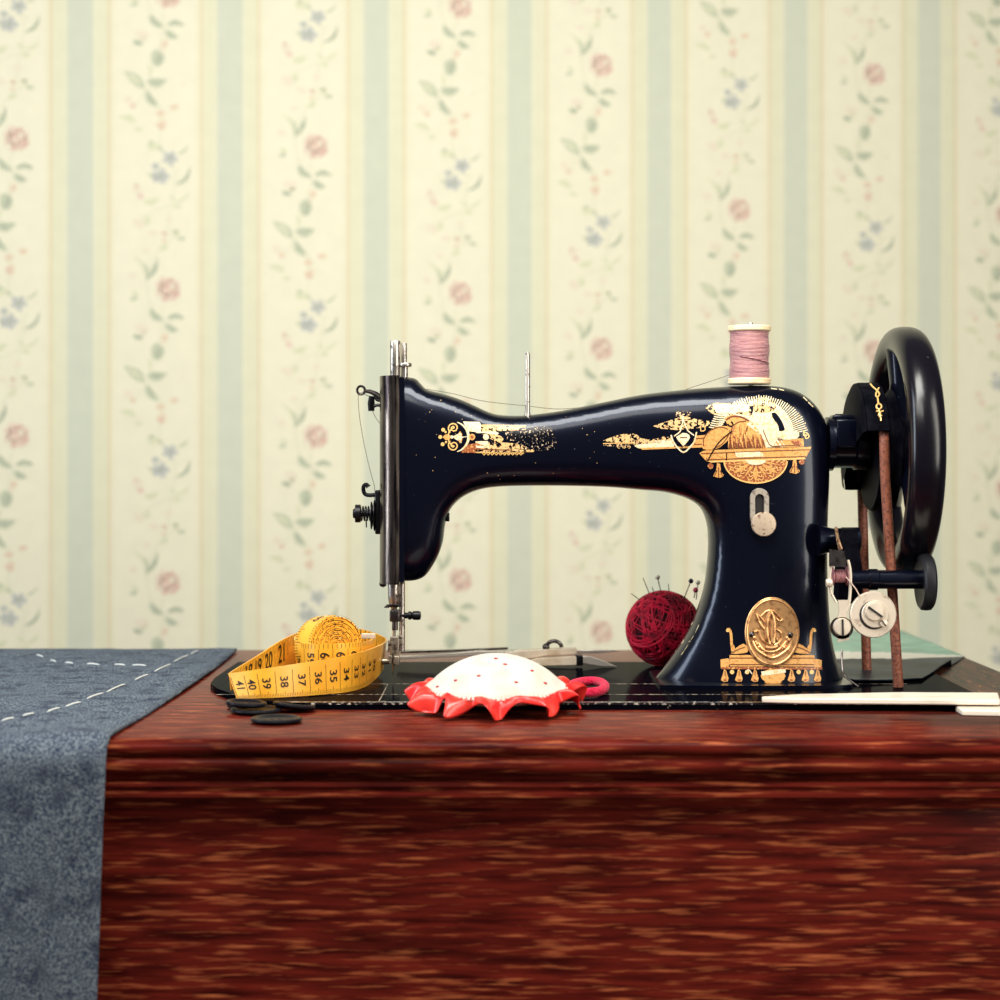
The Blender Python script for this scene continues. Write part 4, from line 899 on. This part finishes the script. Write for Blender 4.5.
# ------------------------------------------------------------------ tape measure
ytape = add_noise(mat('yellow_tape', (252, 184, 56), .3, 0, .5), 40, (240, 160, 40), .4, .7); tink = mat('black_tape_ink', (24, 16, 8), .5); ytape2 = mat('orange_tape_edge', (206, 118, 22), .4)
tape = thing('tape_measure', (-.135, 1.39, BZ), 'yellow tape measure rolled and looped on the left end of the machine bed', 'tape measure')
def ribbon(m, B, T_, nt=10, thick=.00045, mi=0):
    """B, T_: bottom and top edge points; returns sampling function (arc length s, w 0..1, side) -> point"""
    Bc = np.array(catmull([tuple(p) for p in B], nt)); Tc = np.array(catmull([tuple(p) for p in T_], nt)); C = (Bc+Tc)/2
    L = np.concatenate([[0], np.cumsum(np.linalg.norm(C[1:]-C[:-1], axis=1))])
    tg = np.gradient(C, axis=0); up = Tc-Bc; N_ = np.cross(tg, up); N_ /= np.linalg.norm(N_, axis=1)[:, None]
    def f(s, w_, off):
        b = np.array([np.interp(s, L, Bc[:, k]) for k in range(3)]); t = np.array([np.interp(s, L, Tc[:, k]) for k in range(3)]); nn = np.array([np.interp(s, L, N_[:, k]) for k in range(3)])
        return Vector(b+(t-b)*w_+nn*off)
    n = len(L); vs = []; fs = []
    for i in range(n):
        for (w_, o) in ((0, thick), (1, thick), (1, -thick), (0, -thick)): vs.append(Vector(Bc[i]+(Tc[i]-Bc[i])*w_+N_[i]*o))
    for i in range(n-1):
        for k in range(4): fs.append([i*4+k, i*4+(k+1) % 4, (i+1)*4+(k+1) % 4, (i+1)*4+k])
    fs += [[0, 1, 2, 3], [(n-1)*4+k for k in (3, 2, 1, 0)]]
    m.add(vs, fs, mi); return f, L[-1], L
GLY = {}
def glyph(t, italic=False):
    if (t, italic) in GLY: return GLY[(t, italic)]
    cu = bpy.data.curves.new('glyph', 'FONT'); cu.body = t; cu.size = 1; cu.resolution_u = 3; cu.align_x = 'CENTER'; cu.shear = .25 if italic else 0; cu.offset = .012
    o = bpy.data.objects.new('glyph', cu); COL.objects.link(o); dg_ = bpy.context.evaluated_depsgraph_get(); dg_.update()
    me = o.evaluated_get(dg_).to_mesh(); r = ([(v.co.x, v.co.y-.35) for v in me.vertices], [list(p.vertices) for p in me.polygons])
    o.evaluated_get(dg_).to_mesh_clear(); bpy.data.objects.remove(o); bpy.data.curves.remove(cu); GLY[(t, italic)] = r; return r
def write(m, f, text, s, w_, size, side, rot, wid, italic=False):
    v, fc = glyph(text, italic); off = side*.00075; vs = []
    for x, y in v:
        x *= size; y *= size
        if rot == 'cw': ds, dw = y, -x       # reads downwards, glyph tops to +s
        elif rot == 'up': ds, dw = x, y
        else: ds, dw = -x, y                # on the other face
        vs.append(f(s+ds, w_+dw/wid, off))
    m.add(vs, fc, 1)
def tick(m, f, s, w0, w1, side, wd=.00035, mi=1):
    off = side*.0007; m.add([f(s-wd/2, w0, off), f(s+wd/2, w0, off), f(s+wd/2, w1, off), f(s-wd/2, w1, off)], [[0, 1, 2, 3]], mi)
tm = MB()
# outer loop: front strand, right bend, back strand
fr = [((237, 699.5), (228, 673.5), 1.302), ((256, 699.2), (250, 670.5), 1.308), ((275, 698.8), (272, 667.5), 1.312), ((300, 697), (298, 663.5), 1.32), ((325, 695), (324, 659.5), 1.332), ((347, 692.5), (347, 655.5), 1.345),
      ((365, 686.5), (367, 650), 1.372), ((378, 676), (381, 644.5), 1.415), ((383, 667), (386.5, 640), 1.46), ((378, 661), (381, 635.5), 1.50), ((362, 659.5), (363, 629.5), 1.522), ((340, 663), (340, 628), 1.51), ((318, 666), (318, 629), 1.48), ((302, 668), (300, 632), 1.45), ((282, 674), (280, 641), 1.41),
      ((258, 682), (256, 656.5), 1.36), ((240, 688), (237, 668), 1.325), ((231, 690), (229.5, 673), 1.305)]
Bp = [W(b[0], b[1], y) for b, t, y in fr]; Tp = [W(t[0], t[1], y) for b, t, y in fr]
for b_ in Bp:
    if b_.z < BZ+.0008: b_.z = BZ+.0008
f1, L1, LL = ribbon(tm, Bp, Tp)
def s_at(f, L, px, lo, hi):
    best = None
    for k in range(300):
        s = lo+(hi-lo)*k/299; q = f(s, .5, 0); x = 500+q.x*F/q.y
        if best is None or abs(x-px) < best[0]: best = (abs(x-px), s)
    return best[1]
mid = s_at(f1, L1, 386, 0, L1*.6)
cam_n = (f1(.02, .5, .001)-f1(.02, .5, 0)).y
SF = -1 if cam_n > 0 else 1
for txt, px in (('41', 240), ('40', 252), ('39', 267), ('38', 284), ('37', 302), ('36', 318), ('35', 333), ('34', 346), ('33', 355.6), ('32', 363), ('31', 369), ('30', 373.5)):
    s = s_at(f1, L1, px, 0, mid); write(tm, f1, txt, s, .5, .0080, SF, 'cw', .021)
pxs = [233.5, 246, 259, 275.5, 293, 310, 325.5, 339.5, 351, 359.5, 366, 371.5, 375.5]
ss = [s_at(f1, L1, x, 0, mid) for x in pxs]
for a, b in zip(ss, ss[1:]):
    tick(tm, f1, a, 0.02, .86, SF, .0003)
    for k in range(1, 10): tick(tm, f1, a+(b-a)*k/10, .02, .13 if k != 5 else .2, SF, .00022)
# back strand, inner face towards the camera
s19, s20, s21 = [s_at(f1, L1, x, mid+.02, L1) for x in (263, 273, 287)]
for txt, px, w_ in (('18', 247, .6), ('19', 256.5, .6), ('20', 267.5, .62), ('21', 281, .64)):
    write(tm, f1, txt, s_at(f1, L1, px, L1*.72, L1), w_, .0160, -SF, 'back', .021, True)
for k in range(46):
    tick(tm, f1, L1*.70+L1*.29*k/46, .72 if k % 5 else .5, .99, -SF, .0004)
for k in range(30):
    tick(tm, f1, mid+(L1*.66-mid)*k/30, .55 if k % 2 else .7, .99, -SF, .0007)
for px in (262, 274): tick(tm, f1, s_at(f1, L1, px, L1*.72, L1), .02, .98, -SF, .0003)
# inner strand wrapping the roll
inn = [((304, 668), (302, 634), 1.435), ((297, 669), (295, 637), 1.415), ((299, 670), (297.5, 641.5), 1.388), ((312, 671), (312, 643.8), 1.368), ((335, 670), (335, 643.5), 1.365), ((356, 668), (356, 642.2), 1.376), ((370, 665), (370, 640.5), 1.405), ((374, 662), (374, 637), 1.435)]
f2, L2, _l = ribbon(tm, [W(b[0], b[1], y) for b, t, y in inn], [W(t[0], t[1], y) for b, t, y in inn])
SG = -1 if (f2(L2/2, .5, .001)-f2(L2/2, .5, 0)).y > 0 else 1
for txt, px in (('58', 299.5), ('59', 311), ('60', 325), ('61', 340.5), ('62', 354), ('63', 364)): write(tm, f2, txt, s_at(f2, L2, px, L2*.12, L2*.9), .46, .0095, SG, 'cw', .021)
for k in range(42): tick(tm, f2, L2*.12+L2*.8*k/42, .82, .99, SG, .0003)
for px in (305, 318.5, 333, 347.5, 360): tick(tm, f2, s_at(f2, L2, px, L2*.12, L2*.92), .02, .8, SG, .0003)
# the roll
RC = W(329, 638, 1.392); RR = .0228; RC.z = BZ+RR+.0052
axd = Vector((.62, -.77, .10)).normalized(); uu = Vector((0, 0, 1)); uu = (uu-axd*uu.dot(axd)).normalized(); vv = uu.cross(axd); hw_ = .0105
rm = MB(); R = random.Random(9); NT = 20; per = 44; N = NT*per; fs = []; vs = []
for i in range(N+1):
    a = 2*PI*i/per; r = .0025+(RR-.0025)*i/N+.0002*math.sin(a*3.3); jj = .0006*noise.noise((i*.13, .3, 0))+.0003*R.uniform(-1, 1)*(1 if i < N-per else .2)
    for dr, e in ((.00033, hw_+jj), (.00033, -hw_+jj), (-.00033, -hw_+jj), (-.00033, hw_+jj)):
        vs.append(RC+(uu*math.cos(a)+vv*math.sin(a))*(r+dr)+axd*e)
for i in range(N):
    for k in range(4): fs.append([i*4+k, i*4+(k+1) % 4, (i+1)*4+(k+1) % 4, (i+1)*4+k])
tm.add(vs, fs, 0)
for i in range(per*4, N, 1):      # printed graduations that show on the rolled edge
    if R.random() < .42:
        a = 2*PI*(i+R.random())/per; r = .0025+(RR-.0025)*i/N; c_ = RC+(uu*math.cos(a)+vv*math.sin(a))*r+axd*(hw_+.0004); tdir = (-uu*math.sin(a)+vv*math.cos(a)); rd = (uu*math.cos(a)+vv*math.sin(a))
        tm.add([c_+tdir*.0004+rd*.00028, c_-tdir*.0004+rd*.00028, c_-tdir*.0004-rd*.00028, c_+tdir*.0004-rd*.00028], [[0, 1, 2, 3]], 1)
for k in range(70):               # ticks round the outside of the roll
    a = 2*PI*k/70; rd = uu*math.cos(a)+vv*math.sin(a); td = -uu*math.sin(a)+vv*math.cos(a); c_ = RC+rd*(RR+.0005)
    l0 = -hw_*.98; l1 = -hw_*(.62 if k % 5 else .3)
    for e0, e1 in ((l0, l1), (hw_*.98, hw_*.75)): tm.add([c_+td*.0002+axd*e0, c_-td*.0002+axd*e0, c_-td*.0002+axd*e1, c_+td*.0002+axd*e1], [[0, 1, 2, 3]], 1)
def froll(a, w_, off):
    a = -a/RR+1.2; return RC+(uu*math.cos(a)+vv*math.sin(a))*(RR+.0005)+axd*(hw_*(2*w_-1))
for i, t_ in enumerate(('76', '77', '78', '79', '80')): write(tm, froll, t_, -.014+.0125*i, .55, .009, 1, 'up', .021)
tm.build('tape_band', [ytape, tink], tape, ang=40, recalc=False)
te = MB(); a_, b_ = W(361, 641, 1.402), W(375, 637.5, 1.425)
te.box((a_+b_)/2+Vector((0, .004, .002)), (.0105, .0012, .004), bev=.0004); te.build('metal_tape_end', nickel, tape)

# ------------------------------------------------------------------ wool cloth over the table's left
wool = mat('grey_blue_wool', (42, 51, 74), .95, 0, .1)
add_noise(wool, 980, (126, 136, 142), .42, .62, 6, (1, .5, 1), bump=.6); add_noise(wool, 60, (44, 50, 68), .5, .75, 5, (1, 1, 1))
cl = thing('wool_cloth', (-.45, 1.3, TZ), 'slate blue woollen cloth with white basting draped over the table left end', 'cloth')
CT = TZ+.0022; XE = -.2345; YF = TF-.017
def cloth_pt(u, v, lift=0):
    # u: 0 far left .. 1 right edge, v: 0 back .. 1 lower end of the drape
    x = -.64+(XE+.64)*u; Rr = .016+.010*(1-u)
    x += .004*math.sin(v*5)*u
    flat = (TB-.02)-(YF+Rr); bend = Rr*PI/2; drop = .2; tot = flat+bend+drop; s = v*tot
    if s < flat: y, z, n_ = TB-.02-s, CT+Rr*0, Vector((0, 0, 1))
    elif s < flat+bend:
        a = (s-flat)/Rr; y = YF+Rr-Rr*math.sin(a); z = CT-Rr+Rr*math.cos(a); n_ = Vector((0, -math.sin(a), math.cos(a)))
    else:
        q = s-flat-bend; y = YF; z = CT-Rr-q; n_ = Vector((0, -1, 0)); x -= .02*q*u; y -= .012*q/drop*(.5+.5*math.sin(u*9+1))
    y -= 0; wv = .0012*noise.noise((x*14, s*12, 0))+.0005*noise.noise((x*50, s*50, 3))
    return Vector((x, y, z))+n_*(wv+.0009+lift)
# a bend wider than the table's edge must still clear it
m = MB().grid(lambda u, v: cloth_pt(u, v), 70, 130)
w_o = m.build('cloth_panel', wool, cl, ang=180, recalc=False); sd = w_o.modifiers.new('cloth_thickness', 'SOLIDIFY'); sd.thickness = .0022; sd.offset = 1 if w_o.data.polygons[0].normal.z < 0 else -1
for fpoly in w_o.data.polygons: pass
stw = mat('white_basting_thread', (220, 222, 218), .7)
ds = [(36.5, 655, 43, 657), (50.5, 660.4, 56, 661.8), (65, 662.8, 73, 663.5), (87, 664, 99, 664.8), (114.5, 664.8, 125, 665.3), (132.5, 665.3, 146, 665.8), (199, 650.8, 191, 654), (188.5, 655.2, 174, 661.8), (170.5, 664.3, 154.5, 671.6), (148, 674.6, 135, 680), (125, 684.2, 107, 692), (103, 693.2, 87, 698.7),
      (80.5, 702.2, 66, 706.5), (60, 708, 47, 712), (34, 713.6, 23, 716), (14, 718, 2, 721)]
from mathutils.bvhtree import BVHTree as _B
cb = _B.FromPolygons([v.co+ORG[w_o.name] for v in w_o.data.vertices], [list(p.vertices) for p in w_o.data.polygons])
for x0, y0, x1, y1 in ds:
    pts = []
    for k in range(7):
        t = k/6; d = (W(x0+(x1-x0)*t, y0+(y1-y0)*t, 1)-EYE).normalized(); h = cb.ray_cast(EYE, d)
        if h[0] is not None: pts.append(h[0]+Vector((0, -.0001, .0004*math.sin(PI*t)+.0002)))
    if len(pts) > 2: MB().tube(pts, [.0003]+[.0006]*(len(pts)-2)+[.0003], 8).build('basting_stitch', stw, cl)

# ------------------------------------------------------------------ added sheet, coloured to imitate glossy reflections on the rear leaf and bed
green = add_noise(mat('green_reflection', (128, 172, 150), .35, 0, .3), 30, (88, 130, 116), .42, .64, 4, (1, 3, 1)); wht = mat('white_reflection_band', (210, 204, 190), .35); slate = add_noise(ior(mat('slate_reflection', (44, 58, 68), .4), 1.2), 40, (22, 30, 40), .4, .6)
m = MB()
def reflection(u, v):
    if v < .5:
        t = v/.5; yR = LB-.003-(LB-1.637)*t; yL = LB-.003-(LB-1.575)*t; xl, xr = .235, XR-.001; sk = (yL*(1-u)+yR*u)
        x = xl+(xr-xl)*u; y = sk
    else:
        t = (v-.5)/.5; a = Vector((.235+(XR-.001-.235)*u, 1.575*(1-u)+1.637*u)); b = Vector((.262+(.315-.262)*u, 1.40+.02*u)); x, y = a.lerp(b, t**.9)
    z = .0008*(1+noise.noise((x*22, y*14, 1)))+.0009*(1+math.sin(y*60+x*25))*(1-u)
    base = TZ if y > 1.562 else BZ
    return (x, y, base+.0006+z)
m.grid(reflection, 60, 90, lambda u, v: 0 if v < .36+.12*u*u else (1 if v < .5 else 2))
so = m.build('leaf_reflection', [green, wht, slate], loc=(.32, 1.7, TZ), ang=180, recalc=False); sd = so.modifiers.new('cloth_thickness', 'SOLIDIFY'); sd.thickness = .0006
tag(so, 'thin sheet coloured as a sea green and white table reflection behind the handwheel', 'reflection')

# ------------------------------------------------------------------ bone rulers at the right
bone = add_noise(mat('cream_bone', (238, 226, 208), .3, 0, .5), 30, (216, 198, 176), .5, .75, 4, (1, 6, 1))
def bar(pts_front, pts_back, z0, z1, name, label, cat):
    n = len(pts_front); loop = pts_front+pts_back[::-1]
    m = MB().prism(loop, z0, z1, axis='z'); o = m.build(name, bone, loc=(sum(p[0] for p in loop)/len(loop), sum(p[1] for p in loop)/len(loop), z0), ang=40)
    b = o.modifiers.new('edge', 'BEVEL'); b.width = .0008; b.segments = 2; b.limit_method = 'ANGLE'
    return tag(o, label, cat)
g = lambda x, y, z: tuple(on_z(x, y, z)[:2])
z1 = BZ+.0040
bar([g(762, 697.2, z1), g(800, 698.3, z1), g(900, 699, z1), g(1000, 699.5, z1)], [g(762, 696.4, z1), g(800, 694, z1), g(900, 692, z1), g(998, 692.5, z1)], BZ+.0002, z1, 'ruler', 'long cream ruler lying along the front of the bed at right', 'ruler')
z2 = TZ+.004
bar([g(962, 710, z2), g(1030, 711.5, z2)], [g(955, 705.5, z2), g(1030, 706, z2)], TZ+.0002, z2, 'ruler', 'short cream ruler on the wood, in front of the long ruler at right', 'ruler')

# ------------------------------------------------------------------ snips behind the pincushion
sn = thing('thread_snips', (-.01, 1.525, BZ), 'steel thread snips with cream grips lying behind the pincushion', 'snips')
SY = 1.528
grip = add_noise(mat('cream_grip', (232, 214, 190), .35, .1), 60, (206, 182, 150), .5, .7); bright = mat('bright_steel', (226, 216, 202), .25, .5)
def bar3(pts, y0, y1, name, mt, par=None):
    m = MB().prism([(W(x, y, SY).x, W(x, y, SY).z) for x, y in pts][::-1], y0, y1); o = m.build(name, mt, sn, ang=30)
    b = o.modifiers.new('edge', 'BEVEL'); b.width = .0005; b.segments = 2; b.limit_method = 'ANGLE'; return o
bar3([(397, 655.5), (430, 654.5), (480, 650.5), (515, 651), (515, 654), (480, 655), (430, 657.5), (397, 659)], SY-.004, SY+.004, 'handle_bar', bright)
bar3([(400, 652.5), (450, 651), (508, 648.5), (508, 650.4), (450, 653), (400, 654.5)], SY+.008, SY+.014, 'handle_bar', dark_steel)
bar3([(505, 652.5), (520, 650), (576, 647.5), (577, 653.2), (545, 655), (520, 659.5), (508, 660)], SY-.006, SY+.006, 'grip', grip)
bar3([(530, 659), (537, 657), (577, 655), (577, 663.6), (545, 664.4), (532, 664)], SY-.012, SY-.002, 'grip', grip)
bar3([(575, 650), (600, 649.5), (625, 650.5), (600, 653), (575, 653.5)], SY-.001, SY+.003, 'blade', bright)
bar3([(575, 654.5), (590, 655), (603, 659.5), (616, 665.3), (600, 665), (582, 662), (575, 662)], SY-.011, SY-.008, 'blade', bright)
m = MB(); m.tube([W(554+7.5*math.cos(t), 647.5-6.5*math.sin(t), SY) for t in np.linspace(.05, PI-.05, 16)], .0016, 8); m.sphere(W(546, 647, SY), .003, 12); m.build('spring_loop', dark_steel, sn)
MB().box(W(579, 660, SY-.006), (.006, .012, .008), bev=.0006).build('pivot_block', black_metal, sn)
